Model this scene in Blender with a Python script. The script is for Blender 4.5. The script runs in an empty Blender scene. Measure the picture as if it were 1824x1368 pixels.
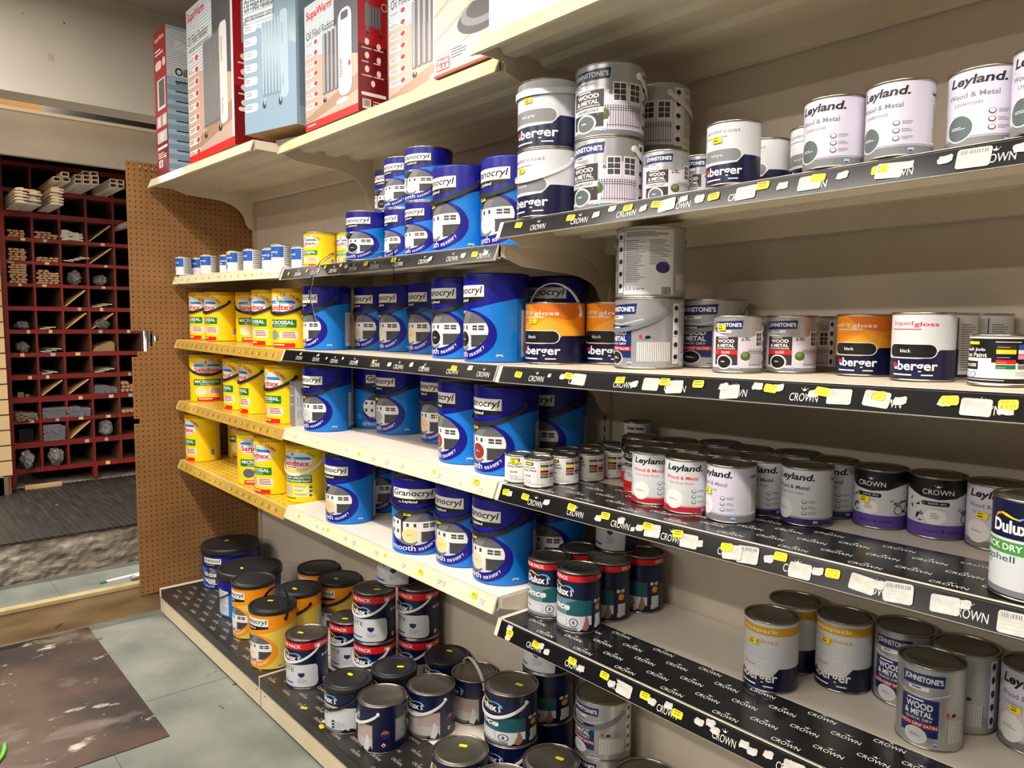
import bpy, bmesh, math, random
from mathutils import Vector, Matrix, noise
from mathutils.geometry import tessellate_polygon
SC = bpy.context.scene
COL = SC.collection
rng = random.Random(7)

# ------------------------------------------------------------------ camera
cam_d = bpy.data.cameras.new('camera')
cam_d.sensor_width = 36.0
cam_d.lens = 1330.0 / 1824.0 * 36.0
cam_d.clip_start = 0.02
cam = bpy.data.objects.new('camera', cam_d)
COL.objects.link(cam)
RM = ((0.65813148, 0.06541838, -0.75005559), (0.75287321, -0.04831746, 0.65638963), (0.00669917, -0.99668744, -0.08105099))
m = Matrix.Identity(4)
for i in range(3):
    m[i][0] = RM[i][0]; m[i][1] = -RM[i][1]; m[i][2] = -RM[i][2]
m[0][3], m[1][3], m[2][3] = 1.421, -1.606, 1.47
cam.matrix_world = m
SC.camera = cam

# ------------------------------------------------------------------ world, lamps, exposure
w = bpy.data.worlds.new('world'); SC.world = w; w.use_nodes = True
w.node_tree.nodes['Background'].inputs[0].default_value = (1.0, 0.96, 0.91, 1)
w.node_tree.nodes['Background'].inputs[1].default_value = 0.035
def lamp(name, loc, sx, sy, power, col=(1.0, 0.93, 0.84), rot=(0, 0, 0)):
    l = bpy.data.lights.new(name, 'AREA'); l.shape = 'RECTANGLE'; l.size = sx; l.size_y = sy
    l.energy = power; l.color = col
    o = bpy.data.objects.new(name, l); o.location = loc; o.rotation_euler = rot; COL.objects.link(o)
    return o
# fluorescent battens along the aisle, and one in the trade room behind the opening
for tx, ty, tl, tp in ((1.55, -1.55, 1.5, 48), (-0.35, -1.55, 1.5, 48), (-2.0, -1.75, .9, 26), (1.2, -3.6, 1.5, 44), (-1.2, -3.6, 1.5, 44), (1.2, -5.8, 1.5, 62), (-1.2, -5.8, 1.5, 62)):
    lamp('ceiling_tube', (tx, ty, 2.98), tl, 0.12, tp)
lamp('trade_room_tube', (-3.75, -1.3, 2.9), 0.12, 1.2, 80)
SC.view_settings.view_transform = 'Standard'
SC.view_settings.look = 'None'
SC.view_settings.gamma = 1.0
SC.view_settings.use_curve_mapping = False
SC.view_settings.exposure = 0.3

# ------------------------------------------------------------------ materials
def lin(c):
    return tuple(((x / 255.0) / 12.92 if x / 255.0 <= 0.04045 else ((x / 255.0 + 0.055) / 1.055) ** 2.4) for x in c)
MATS = {}
def M(name, rgb=None, rough=0.45, metal=0.0, spec=0.5, emit=None, coat=0.0):
    if name in MATS: return MATS[name]
    mt = bpy.data.materials.new(name); mt.use_nodes = True
    b = mt.node_tree.nodes['Principled BSDF']
    c = lin(rgb)
    b.inputs['Base Color'].default_value = (*c, 1); b.inputs['Roughness'].default_value = rough
    b.inputs['Metallic'].default_value = metal
    if 'Specular IOR Level' in b.inputs: b.inputs['Specular IOR Level'].default_value = spec
    if coat: b.inputs['Coat Weight'].default_value = coat
    MATS[name] = mt
    return mt
def nodes(mt):
    return mt.node_tree.nodes, mt.node_tree.links, mt.node_tree.nodes['Principled BSDF']
def noisy(name, stops, scale=6, detail=6, rough=0.6, bump=0.0, stretch=(1, 1, 1), bscale=None, rvar=0.0, coord='Object', metal=0.0):
    """principled material whose colour follows a noise field through a colour ramp"""
    if name in MATS: return MATS[name]
    mt = M(name, stops[0][1], rough, metal)
    n, l, b = nodes(mt)
    tc = n.new('ShaderNodeTexCoord'); mp = n.new('ShaderNodeMapping'); mp.inputs['Scale'].default_value = stretch
    nz = n.new('ShaderNodeTexNoise'); nz.inputs['Scale'].default_value = scale; nz.inputs['Detail'].default_value = detail
    cr = n.new('ShaderNodeValToRGB')
    while len(cr.color_ramp.elements) < len(stops): cr.color_ramp.elements.new(0.5)
    for e, (p, c) in zip(cr.color_ramp.elements, stops):
        e.position = p; e.color = (*lin(c), 1)
    l.new(tc.outputs[coord], mp.inputs[0]); l.new(mp.outputs[0], nz.inputs['Vector'])
    l.new(nz.outputs['Fac'], cr.inputs[0]); l.new(cr.outputs[0], b.inputs['Base Color'])
    if bump:
        n2 = n.new('ShaderNodeTexNoise'); n2.inputs['Scale'].default_value = bscale or scale * 3; n2.inputs['Detail'].default_value = 8
        bp = n.new('ShaderNodeBump'); bp.inputs['Strength'].default_value = bump; bp.inputs['Distance'].default_value = 0.01
        l.new(mp.outputs[0], n2.inputs['Vector']); l.new(n2.outputs['Fac'], bp.inputs['Height']); l.new(bp.outputs[0], b.inputs['Normal'])
    return mt
def spotted(mt, scale, thr, rgb, seed=0.0, stretch=(1, 1, 1), width=0.03):
    """add specks/smears of another colour on top of an existing material"""
    n, l, b = nodes(mt)
    old = b.inputs['Base Color'].links[0].from_socket if b.inputs['Base Color'].links else None
    tc = n.new('ShaderNodeTexCoord'); mp = n.new('ShaderNodeMapping'); mp.inputs['Scale'].default_value = stretch
    mp.inputs['Location'].default_value = (seed, seed * 1.7, seed * 0.3)
    nz = n.new('ShaderNodeTexNoise'); nz.inputs['Scale'].default_value = scale; nz.inputs['Detail'].default_value = 7; nz.inputs['Roughness'].default_value = 0.62
    cr = n.new('ShaderNodeValToRGB'); cr.color_ramp.elements[0].position = thr; cr.color_ramp.elements[1].position = thr + width
    mx = n.new('ShaderNodeMix'); mx.data_type = 'RGBA'
    l.new(tc.outputs['Object'], mp.inputs[0]); l.new(mp.outputs[0], nz.inputs['Vector']); l.new(nz.outputs['Fac'], cr.inputs[0])
    l.new(cr.outputs[0], mx.inputs[0])
    if old: l.new(old, mx.inputs[6])
    else: mx.inputs[6].default_value = b.inputs['Base Color'].default_value
    mx.inputs[7].default_value = (*lin(rgb), 1)
    l.new(mx.outputs[2], b.inputs['Base Color'])
    return mt

# ------------------------------------------------------------------ objects
def ob(name, me, parent=None):
    o = bpy.data.objects.new(name, me); COL.objects.link(o)
    if parent is not None: o.parent = parent
    return o
def thing(name, label, cat, loc=(0, 0, 0), rz=0.0, group=None):
    o = bpy.data.objects.new(name, None); COL.objects.link(o); o.empty_display_size = 0.05
    o.location = loc; o.rotation_euler = (0, 0, rz)
    return tag(o, label, cat, group)
def tag(o, label, cat, group=None, kind=None):
    o['label'] = label; o['category'] = cat
    if group: o['group'] = group
    if kind: o['kind'] = kind
    return o
def struct(o):
    o['kind'] = 'structure'; return o
def mesh(bm, name, mats, smooth=False):
    me = bpy.data.meshes.new(name); bm.normal_update(); bm.to_mesh(me); bm.free()
    for mt in (mats if isinstance(mats, (list, tuple)) else [mats]): me.materials.append(mt)
    if smooth:
        for p in me.polygons: p.use_smooth = True
    return me
def box(bm, x0, x1, y0, y1, z0, z1, mi=0):
    vs = [bm.verts.new((x, y, z)) for z in (z0, z1) for y in (y0, y1) for x in (x0, x1)]
    for f in ((0, 2, 3, 1), (4, 5, 7, 6), (0, 1, 5, 4), (2, 6, 7, 3), (0, 4, 6, 2), (1, 3, 7, 5)):
        fc = bm.faces.new([vs[i] for i in f]); fc.material_index = mi
    return vs
def prism(bm, pts, axis, a, b, mi=0):
    """extrude a 2d outline along an axis: 'x' -> pts are (y,z); 'y' -> (x,z); 'z' -> (x,y)"""
    def p3(p, t): return {'x': (t, p[0], p[1]), 'y': (p[0], t, p[1]), 'z': (p[0], p[1], t)}[axis]
    A = [bm.verts.new(p3(p, a)) for p in pts]; B = [bm.verts.new(p3(p, b)) for p in pts]
    n = len(pts)
    fs = []
    for i in range(n): fs.append(bm.faces.new((A[i], A[(i + 1) % n], B[(i + 1) % n], B[i])))
    for tri in tessellate_polygon([[Vector((p[0], p[1], 0)) for p in pts]]):
        fs.append(bm.faces.new([A[i] for i in tri])); fs.append(bm.faces.new([B[i] for i in tri]))
    for f in fs: f.material_index = mi
    bmesh.ops.recalc_face_normals(bm, faces=fs)
def lathe(bm, prof, seg=48, mi=0, cx=0, cy=0):
    rings = []
    for (r, z) in prof:
        if r < 1e-6: rings.append([bm.verts.new((cx, cy, z))])
        else: rings.append([bm.verts.new((cx + r * math.sin(2 * math.pi * k / seg), cy - r * math.cos(2 * math.pi * k / seg), z)) for k in range(seg)])
    for a, b in zip(rings, rings[1:]):
        for k in range(seg):
            k2 = (k + 1) % seg
            if len(a) == 1 and len(b) == 1: continue
            if len(a) == 1: f = bm.faces.new((a[0], b[k2], b[k]))
            elif len(b) == 1: f = bm.faces.new((a[k], a[k2], b[0]))
            else: f = bm.faces.new((a[k], a[k2], b[k2], b[k]))
            f.material_index = mi; f.smooth = True
def tube(bm, pts, r, seg=8, mi=0, cap=True):
    pts = [Vector(p) for p in pts]; rings = []
    for i, p in enumerate(pts):
        t = (pts[min(i + 1, len(pts) - 1)] - pts[max(i - 1, 0)]).normalized()
        a = t.cross(Vector((0, 0, 1)))
        if a.length < 1e-3: a = t.cross(Vector((1, 0, 0)))
        a.normalize(); b = t.cross(a)
        rings.append([bm.verts.new(p + a * r * math.cos(2 * math.pi * k / seg) + b * r * math.sin(2 * math.pi * k / seg)) for k in range(seg)])
    for A, B in zip(rings, rings[1:]):
        for k in range(seg):
            f = bm.faces.new((A[k], A[(k + 1) % seg], B[(k + 1) % seg], B[k])); f.material_index = mi; f.smooth = True
    if cap:
        for rr in (rings[0][::-1], rings[-1]):
            f = bm.faces.new(rr); f.material_index = mi

# ------------------------------------------------------------------ printed artwork: flat coloured shapes laid on a surface
_TXT = {}
def glyphs(s, shear=0.0, bold=0.0, space=1.0):
    key = (s, shear, bold, space)
    if key not in _TXT:
        cu = bpy.data.curves.new('t', 'FONT'); cu.body = s; cu.shear = shear; cu.offset = bold
        cu.resolution_u = 3; cu.space_character = space; cu.size = 1.0
        o = bpy.data.objects.new('t', cu); COL.objects.link(o)
        me = bpy.data.meshes.new_from_object(o)
        vs = [(v.co.x, v.co.y) for v in me.vertices]; fs = [tuple(p.vertices) for p in me.polygons]
        bpy.data.objects.remove(o); bpy.data.curves.remove(cu); bpy.data.meshes.remove(me)
        x0 = min(v[0] for v in vs); x1 = max(v[0] for v in vs); y0 = min(v[1] for v in vs); y1 = max(v[1] for v in vs)
        _TXT[key] = ([((x - x0) / (x1 - x0), (y - y0) / (y1 - y0)) for x, y in vs], fs, (x1 - x0) / (y1 - y0))
    return _TXT[key]
def clip_convex(poly, clip):
    out = list(poly)
    n = len(clip)
    for i in range(n):
        ax, ay = clip[i]; bx, by = clip[(i + 1) % n]
        inp = out; out = []
        if not inp: break
        def side(p): return (bx - ax) * (p[1] - ay) - (by - ay) * (p[0] - ax)
        for j in range(len(inp)):
            p, q = inp[j], inp[(j + 1) % len(inp)]
            sp, sq = side(p), side(q)
            if sp >= 0: out.append(p)
            if (sp >= 0) != (sq >= 0):
                t = sp / (sp - sq); out.append((p[0] + t * (q[0] - p[0]), p[1] + t * (q[1] - p[1])))
    return out
class Art:
    """layered flat artwork. u,v are given in the caller's units and scaled by su, sv to metres"""
    def __init__(s, su, sv):
        s.su, s.sv = su, sv; s.bm = bmesh.new(); s.mats = []; s.boxes = []
    def mi(s, mt):
        if mt not in s.mats: s.mats.append(mt)
        return s.mats.index(mt)
    def _add(s, pts, faces, mt):
        i = s.mi(mt); us = [q[0] for q in pts]; vv = [q[1] for q in pts]
        bb = (min(us), max(us), min(vv), max(vv)); lay = 1
        for (a0, a1, b0, b1, l0) in s.boxes:
            if l0 >= lay and a0 < bb[1] and a1 > bb[0] and b0 < bb[3] and b1 > bb[2]: lay = l0 + 1
        s.boxes.append((*bb, lay))
        vs = [s.bm.verts.new((u * s.su, lay, v * s.sv)) for u, v in pts]
        for f in faces:
            try: fc = s.bm.faces.new([vs[k] for k in f]); fc.material_index = i
            except ValueError: pass
    def poly(s, pts, mt):
        tris = tessellate_polygon([[Vector((p[0], p[1], 0)) for p in pts]])
        fs = []
        for t in tris:
            (x0, y0), (x1, y1), (x2, y2) = pts[t[0]], pts[t[1]], pts[t[2]]
            ar = (x1 - x0) * (y2 - y0) - (x2 - x0) * (y1 - y0)
            if abs(ar) < 1e-12: continue
            fs.append(t if ar > 0 else t[::-1])
        s._add(pts, fs, mt)
    def rect(s, u0, u1, v0, v1, mt): s._add([(u0, v0), (u1, v0), (u1, v1), (u0, v1)], [(0, 1, 2, 3)], mt)
    def rrect(s, u0, u1, v0, v1, mt, rad=0.3):
        h = (v1 - v0); rv = h * rad; ru = rv * s.sv / s.su; pts = []
        for cx, cy, a0 in ((u1 - ru, v1 - rv, 0), (u0 + ru, v1 - rv, 90), (u0 + ru, v0 + rv, 180), (u1 - ru, v0 + rv, 270)):
            for k in range(5):
                a = math.radians(a0 + k * 22.5); pts.append((cx + ru * math.cos(a), cy + rv * math.sin(a)))
        s.poly(pts, mt)
    def ring(s, u, v, du, dv, n=32): return [(u + du * math.cos(2 * math.pi * k / n), v + dv * math.sin(2 * math.pi * k / n)) for k in range(n)]
    def ell(s, u, v, du, dv, mt, n=32): s.poly(s.ring(u, v, du, dv, n), mt)
    def text(s, t, u0, u1, v0, v1, mt, shear=0.0, bold=0.0, space=1.0):
        vs, fs, asp = glyphs(t, shear, bold, space)
        s._add([(u0 + x * (u1 - u0), v0 + y * (v1 - v0)) for x, y in vs], fs, mt)
    def lines(s, u0, u1, v0, v1, n, mt, fill=0.45, seed=1):
        r = random.Random(seed); h = (v1 - v0) / n
        for k in range(n):
            s.rect(u0, u0 + (u1 - u0) * r.uniform(0.6, 1.0), v1 - h * (k + fill), v1 - h * k, mt)
    def barcode(s, u0, u1, v0, v1, mt, bg=None, seed=3):
        if bg: s.rect(u0 - (u1 - u0) * 0.1, u1 + (u1 - u0) * 0.1, v0 - (v1 - v0) * 0.1, v1 + (v1 - v0) * 0.1, bg)
        r = random.Random(seed); u = u0
        while u < u1:
            wd = (u1 - u0) * r.uniform(0.02, 0.07); s.rect(u, min(u + wd, u1), v0, v1, mt); u += wd + (u1 - u0) * r.uniform(0.02, 0.06)
    def arctext(s, t, u, v, du, dv, a0, a1, hgt, mt, bold=0.0):
        n = len(t)
        for k, ch in enumerate(t):
            if ch == ' ': continue
            a = math.radians(a0 + (a1 - a0) * k / (n - 1))
            cx, cy = u + du * math.cos(a), v + dv * math.sin(a)
            vs, fs, asp = glyphs(ch, 0, bold)
            tx, ty = -du * s.su * math.sin(a), dv * s.sv * math.cos(a)
            if a1 < a0: tx, ty = -tx, -ty
            L = math.hypot(tx, ty); tx /= L; ty /= L
            H = hgt * s.sv; W = min(H * asp, H * 0.9)
            s._add([(cx + ((x - .5) * W * tx - (y - .5) * H * ty) / s.su, cy + ((x - .5) * W * ty + (y - .5) * H * tx) / s.sv) for x, y in vs], fs, mt)
    def wrap(s, bm_out, r, step=7.5, eps=0.00010, amin=-180, amax=285, rfun=None, first=0.0):
        """bend onto a cylinder of radius r (u is arc length, 0 faces -y)"""
        k = amin
        while k <= amax:
            bmesh.ops.bisect_plane(s.bm, geom=s.bm.verts[:] + s.bm.edges[:] + s.bm.faces[:], plane_co=(math.radians(k) * r, 0, 0), plane_no=(1, 0, 0), dist=1e-6)
            k += step
        for v in s.bm.verts:
            a = v.co.x / r; R = r + first + eps * (v.co.y - 1)
            v.co = (R * math.sin(a), -R * math.cos(a), v.co.z)
        for f in s.bm.faces: f.smooth = True
        return s.bm
    def plane(s, fn, eps=0.00012):
        """lay on a flat surface: fn(u_m, v_m) -> (point, normal)"""
        for v in s.bm.verts:
            p, nr = fn(v.co.x, v.co.z); v.co = Vector(p) + Vector(nr) * eps * v.co.y
        return s.bm
def join_bm(dst, src, off=0):
    me = bpy.data.meshes.new('tmp')
    for f in src.faces: f.material_index += off
    src.to_mesh(me); src.free(); dst.from_mesh(me); bpy.data.meshes.remove(me)
# ------------------------------------------------------------------ paint tins: colours
WHITE = M('print_white', (232, 230, 226), 0.35); BLACK = M('print_black', (16, 16, 18), 0.35)
GBLUE = M('print_sky_blue', (8, 118, 208), 0.38); GNAVY = M('print_ultramarine', (12, 12, 132), 0.33)
ORANGE = M('print_orange', (238, 146, 16), 0.4); PYEL = M('print_straw', (222, 196, 80), 0.4)
SYEL = M('print_yellow', (252, 214, 6), 0.38); SYEL2 = M('print_yellow_rim', (205, 160, 10), 0.4)
GREEN = M('print_green', (10, 118, 48), 0.4); RED = M('print_red', (214, 24, 28), 0.4); DRED = M('print_dark_red', (150, 26, 30), 0.4)
SKY = M('print_pale_sky', (186, 212, 232), 0.4); SEA = M('print_sea', (50, 104, 168), 0.4)
NAVY = M('print_navy', (10, 14, 54), 0.3); NAVY2 = M('print_navy_mid', (22, 38, 96), 0.3)
LGREY = M('print_light_grey', (206, 208, 212), 0.35); MGREY = M('print_mid_grey', (120, 120, 124), 0.4); DGREY = M('print_dark_grey', (62, 62, 66), 0.4)
LILAC = M('print_lilac', (208, 202, 218), 0.33); SLATE = M('print_slate', (84, 96, 98), 0.4); BROWN = M('print_dark_brown', (52, 38, 40), 0.4)
SILVER = M('print_silver', (176, 177, 180), 0.3, 0.55); PURPLE = M('print_purple', (92, 66, 150), 0.4); DPURPLE = M('print_deep_purple', (58, 36, 96), 0.4)
GOLD = M('print_gold', (206, 158, 34), 0.35); TEAL = M('print_teal', (24, 84, 92), 0.35); TEAL2 = M('print_pale_teal', (96, 128, 138), 0.35)
PINK = M('print_pale_pink', (246, 226, 216), 0.4); CREAM = M('print_cream', (240, 232, 206), 0.4); GFLASH = M('print_leaf_green', (70, 142, 64), 0.4)
BLUE = M('print_royal_blue', (26, 84, 176), 0.4); LEADG = M('print_lead_grey', (124, 124, 128), 0.4); LBLUE = M('print_light_blue', (96, 170, 226), 0.4)
STEEL = M('tin_steel', (168, 160, 148), 0.28, 1.0); STEELD = M('tin_lid_steel', (126, 122, 114), 0.34, 0.8); BPLAS = M('black_plastic', (34, 35, 38), 0.42)
GPLAS = M('grey_plastic', (112, 114, 118), 0.4); WPLAS = M('white_plastic', (228, 228, 226), 0.35)
STKY = M('sticker_yellow', (250, 226, 20), 0.5); STKP = M('sticker_print', (120, 92, 10), 0.6)
SW = {'white': WHITE, 'cream': M('shade_cream', (238, 226, 196), .4), 'beige': M('shade_beige', (212, 200, 176), .4), 'yellow': M('shade_pale_yellow', (244, 216, 150), .4),
      'black': M('shade_black', (22, 22, 24), .4), 'palegrey': M('shade_pale_grey', (206, 206, 204), .4), 'grey': M('shade_grey', (168, 172, 176), .4),
      'peach': M('shade_peach', (244, 200, 152), .4), 'red': M('shade_brick_red', (150, 48, 42), .4), 'sand': M('shade_sand', (230, 212, 176), .4),
      'green': M('shade_green_grey', (146, 156, 130), .4), 'dark': M('shade_dark_grey', (96, 94, 96), .4), 'pale': M('shade_warm_grey', (196, 190, 180), .4), 'none': CREAM}

def house(a, u, v, du, dv):
    """monochrome photo of a rendered house inside an oval"""
    clip = a.ring(u, v, du, dv, 36)
    P = lambda pts: clip_convex([(u + x * du, v + y * dv) for x, y in pts], clip)
    def put(pts, mt):
        q = P(pts)
        if len(q) > 2: a.poly(q, mt)
    a.poly(clip, M('print_photo_sky', (214, 216, 218), .4))
    put([(-1, -.5), (1, -.62), (1, -1), (-1, -1)], LGREY); put([(-.35, -.62), (.35, -.62), (.1, -1), (-1, -1), (-.8, -.8)], MGREY)
    put([(-1, .52), (-1, 1), (-.25, 1), (-.12, .84), (-.42, .42)], DGREY)
    put([(-.34, .34), (-.1, .92), (.1, 1), (.5, 1), (.8, .72), (1, .40), (.3, .36)], MGREY); put([(.18, .38), (.42, .96), (.62, .96), (.95, .40)], M('print_roof_grey', (98, 98, 102), .4))
    put([(-.44, .44), (-.1, .90), (-.02, .80), (-.34, .30)], BLACK)
    put([(-1, .50), (-.44, .42), (-.44, -.74), (-1, -.62)], WHITE)
    put([(-.44, .42), (-.34, .32), (-.34, -.72), (-.44, -.74)], DGREY)
    put([(-.34, .34), (1, .38), (1, -.16), (-.34, -.16)], WHITE)
    put([(-.34, -.16), (.30, -.20), (.30, -.70), (-.34, -.66)], LGREY)
    put([(.36, -.24), (1, -.22), (1, -.74), (.36, -.82)], DGREY)
    put([(.24, -.12), (1, -.10), (1, -.2), (.24, -.22)], WHITE); put([(.24, -.21), (1, -.19), (1, -.22), (.24, -.25)], DGREY)
    for x, y, w_, h_ in ((-.9, .16, .1, .2), (-.64, .16, .1, .2), (-.9, -.34, .1, .22), (-.64, -.36, .1, .22), (-.2, .06, .1, .2), (.08, .06, .1, .2)): put([(x, y), (x + w_, y), (x + w_, y + h_), (x, y + h_)], DGREY)
    put([(.42, .03), (.86, .03), (.86, .27), (.42, .27)], DGREY)
    put([(.42, .13), (.86, .13), (.86, .16), (.42, .16)], WHITE); put([(.62, .03), (.66, .03), (.66, .27), (.62, .27)], WHITE)
    put([(-.16, -.26), (-.02, -.26), (-.02, -.66), (-.16, -.65)], BLACK); put([(.06, -.2), (.15, -.2), (.15, -.74), (.06, -.72)], WHITE); put([(.21, -.2), (.34, -.2), (.30, -.80), (.21, -.78)], WHITE)
def ppg(a, u0, u1, v0, v1):
    a.rrect(u0, u1, v0, v1, LBLUE, .15); a.rect(u0 + .1 * (u1 - u0), u1 - .1 * (u1 - u0), v0 + .1 * (v1 - v0), v0 + .45 * (v1 - v0), NAVY)
    a.text('PPG', u0 + .1 * (u1 - u0), u1 - .1 * (u1 - u0), v0 + .25 * (v1 - v0), v1 - .2 * (v1 - v0), WHITE, bold=.02)
def swoosh(a, k, v):
    """rainbow wave over the name on the navy tins"""
    S = lambda p: [(x * k, v + y) for x, y in p]
    a.poly(S([(-36, -.02), (-30, .05), (-18, .075), (-8, .05), (2, .03), (2, .015), (-10, .03), (-20, .05), (-28, .03)]), ORANGE)
    a.poly(S([(-20, .073), (-10, .062), (2, .03), (12, .022), (12, .008), (0, .016), (-12, .04)]), SYEL)
    a.poly(S([(8, .024), (20, .05), (32, .04), (40, .0), (42, -.05), (37, -.05), (35, -.01), (28, .022), (18, .03), (8, .01)]), LBLUE)
def fig(a, u, v, k=1.0, kv=1.0):
    a.poly([(u + x * k, v + y * kv) for x, y in [(-2, -.06), (0, -.02), (-1, .02), (-3, .045), (0, .035), (3, .06), (2, .02), (3, -.01), (5, -.05), (3, -.045), (1.5, -.02), (0, -.065)]], WHITE)
    a.ell(u + 1.2 * k, v + .07 * kv, 1.3 * k, .012 * kv, WHITE, 8)
def crown(a, u, v, du, dv, mt):
    a.poly([(u + x * du, v + y * dv) for x, y in [(-.5, .0), (-.3, -.16), (.3, -.16), (.5, 0), (.9, .5), (.3, .22), (.0, .75), (-.3, .22), (-.9, .5)]], mt)
    for x, y in ((-1, .62), (0, .95), (1, .62)): a.ell(u + x * du, v + y * dv, .12 * du, .12 * dv, mt, 6)

def art_gran(a, var, dark, lite, words, lightword):
    a.rect(-180, 180, 0, 1, lite)
    low = [(-180, .70), (-90, .66), (-60, .635), (-30, .60), (5, .595), (40, .63), (70, .68), (100, .725), (140, .75), (180, .70)]
    a.poly(low + [(180, 1), (-180, 1)], dark)
    a.poly(clip_convex(a.ring(7, .31, 63, .297, 40), [(-180, .0), (180, .0), (180, 1), (-180, 1)]), dark)
    a.poly([(-47, .752), (47, .752), (47, .712), (20, .688), (-6, .655), (-47, .70)], BLACK)
    a.rect(-47, 47, .75, .885, WHITE)
    a.text('Granocryl', -44, 44, .763, .872, BLACK, shear=.18, bold=.012)
    a.text('by', -30, -22, .69, .715, WHITE); a.text('Leyland', -20, 12, .685, .73, WHITE, shear=.15, bold=.02)
    house(a, 0, .355, 55, .235)
    a.ell(-3, .255, 18.5, .105, WHITE); a.ell(-3, .255, 16.5, .094, SW[var])
    a.lines(-10, 4, .24, .265, 2, WHITE if var in ('black', 'red') else MGREY, .3)
    a.lines(-78, -58, .14, .23, 3, LBLUE if lightword else WHITE, .55)
    a.text(words[0], words[2], 8, .045, .118, WHITE, bold=.008)
    a.arctext(words[1], 2, .335, 56, .275, -75, -38, .036, WHITE, .01)
    ppg(a, 68, 81, .045, .085)
    a.rect(109.5, 110.5, 0, .98, dark); a.rect(118, 172, .05, .6, LGREY); a.lines(122, 168, .1, .56, 16, MGREY, .4)
def art_sand(a, var, ultra=False):
    a.rect(-180, 180, 0, 1, SYEL); a.rect(-180, 180, .945, 1, SYEL2)
    a.ell(0, .735, 56, .168, WHITE, 40); a.ell(0, .737, 53.5, .158, NAVY if ultra else RED, 40); a.ell(0, .737, 52.5, .153, WHITE, 40)
    top = clip_convex(a.ring(0, .745, 49, .13, 40), [(-90, .76), (90, .76), (90, 1), (-90, 1)]); a.poly(top, SKY)
    a.poly(clip_convex(top, [(-90, .5), (90, .5), (90, .81), (-90, .81)]), SEA)
    a.poly([(-49, .765), (-10, .80), (6, .785), (48, .765)], LBLUE)
    a.rect(-9, 1, .765, .84, WHITE); a.poly([(-8, .835), (0, .835), (-1.5, .875), (-4, .89), (-6.5, .875)], RED); a.ell(-4, .80, 2, .014, BLACK, 8)
    a.text('Sandtex', -45, 45, .645, .745, RED, bold=.025); a.lines(-26, 26, .60, .63, 1, RED, .5)
    if ultra: a.arctext('OVER 20 YEARS', 0, .735, 60, .188, 108, 22, .032, NAVY, .02)
    else: a.arctext('10 YEARS', 0, .735, 62, .192, 82, 18, .05, RED, .03)
    a.rrect(-50, 50, .345, .485, GREEN, .1)
    if ultra:
        a.text('ULTRA SMOOTH', -46, 46, .415, .47, WHITE, bold=.03); a.text('EXTERIOR MASONRY PAINT', -46, 46, .36, .398, WHITE, bold=.02)
        a.ell(-26, .21, 18, .105, SW[var])
        for k in range(3):
            a.rrect(-4, 50, .245 - k * .072, .295 - k * .072, CREAM, .4); a.lines(0, 38, .255 - k * .072, .285 - k * .072, 1, GREEN, .4, k); a.ell(46, .27 - k * .072, 5, .024, GREEN, 12)
        a.lines(-44, 30, .045, .075, 1, BLACK, .6)
    else:
        a.text('MICROSEAL', -44, 44, .40, .465, WHITE, bold=.03); a.text('SMOOTH MASONRY', -24, 24, .362, .384, WHITE, bold=.01)
        if var != 'none' or True:
            a.ell(-21, .215, 21, .098, CREAM); a.ell(-21, .215, 19.5, .09, SW[var])
        a.rrect(4, 54, .14, .285, PINK, .15); a.lines(10, 50, .155, .27, 4, DRED, .45, 5)
        a.rrect(-36, 46, .0, .08, RED, .25); a.lines(-30, 40, .025, .06, 1, PINK, .6)
    a.barcode(100, 116, .12, .25, DGREY, CREAM); a.rect(128, 129.5, 0, .97, SYEL2); a.rect(140, 175, .1, .8, LGREY); a.lines(144, 172, .15, .76, 18, MGREY)
def art_mt(a, var):
    a.rect(-180, 180, 0, 1, WHITE); a.rect(-80, 75, .46, .95, BLUE)
    a.rrect(-58, -18, .78, .96, BLACK, .2); a.rect(-54, -22, .83, .90, SYEL)
    a.text('Masonry', -72, 42, .62, .76, WHITE, bold=.02); a.text('Paint', -72, 2, .50, .62, WHITE, bold=.02)
    a.ell(20, .33, 15, .10, LILAC); a.ell(20, .33, 12.5, .083, WHITE)
    if var == 'm': a.poly([(-75, .12), (0, .12), (4, .22), (-12, .26), (-75, .26)], DRED)
    elif var == 'k': a.poly([(-50, .1), (-10, .1), (4, .3), (-6, .36), (-20, .22), (-50, .24)], BLACK)
    elif var == 'q': a.lines(-66, -16, .18, .24, 1, DRED, .7)
    else: a.lines(-66, -16, .18, .23, 1, MGREY, .7)
    a.lines(-66, 20, .06, .1, 1, MGREY, .5); a.rect(76, 180, .04, .95, LGREY); a.lines(80, 150, .06, .93, 9, DGREY, .28, 4)
def berger_word(a, v0, v1, u0=-30, u1=45):
    a.text('berger', u0, u1, v0, v1, WHITE, bold=.02)
    d = (v1 - v0); m_ = u0 - 2
    a.poly([(m_ - 12, v0 + d * .75), (m_ - 6, v0 + d * .9), (m_, v0 + d * .62), (m_ - 3, v0 + d * .5), (m_ - 10, v0 + d * .55)], RED)
    a.poly([(m_ - 10, v0 + d * .5), (m_ - 4, v0 + d * .45), (m_, v0 + d * .55), (m_, v0 + d * .3), (m_ - 5, v0 + d * .28)], WHITE)
    a.lines(-42, 0, v0 - .045, v0 - .015, 1, WHITE, .7, 2); a.lines(16, 46, v0 - .045, v0 - .015, 1, WHITE, .6, 3)
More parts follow.
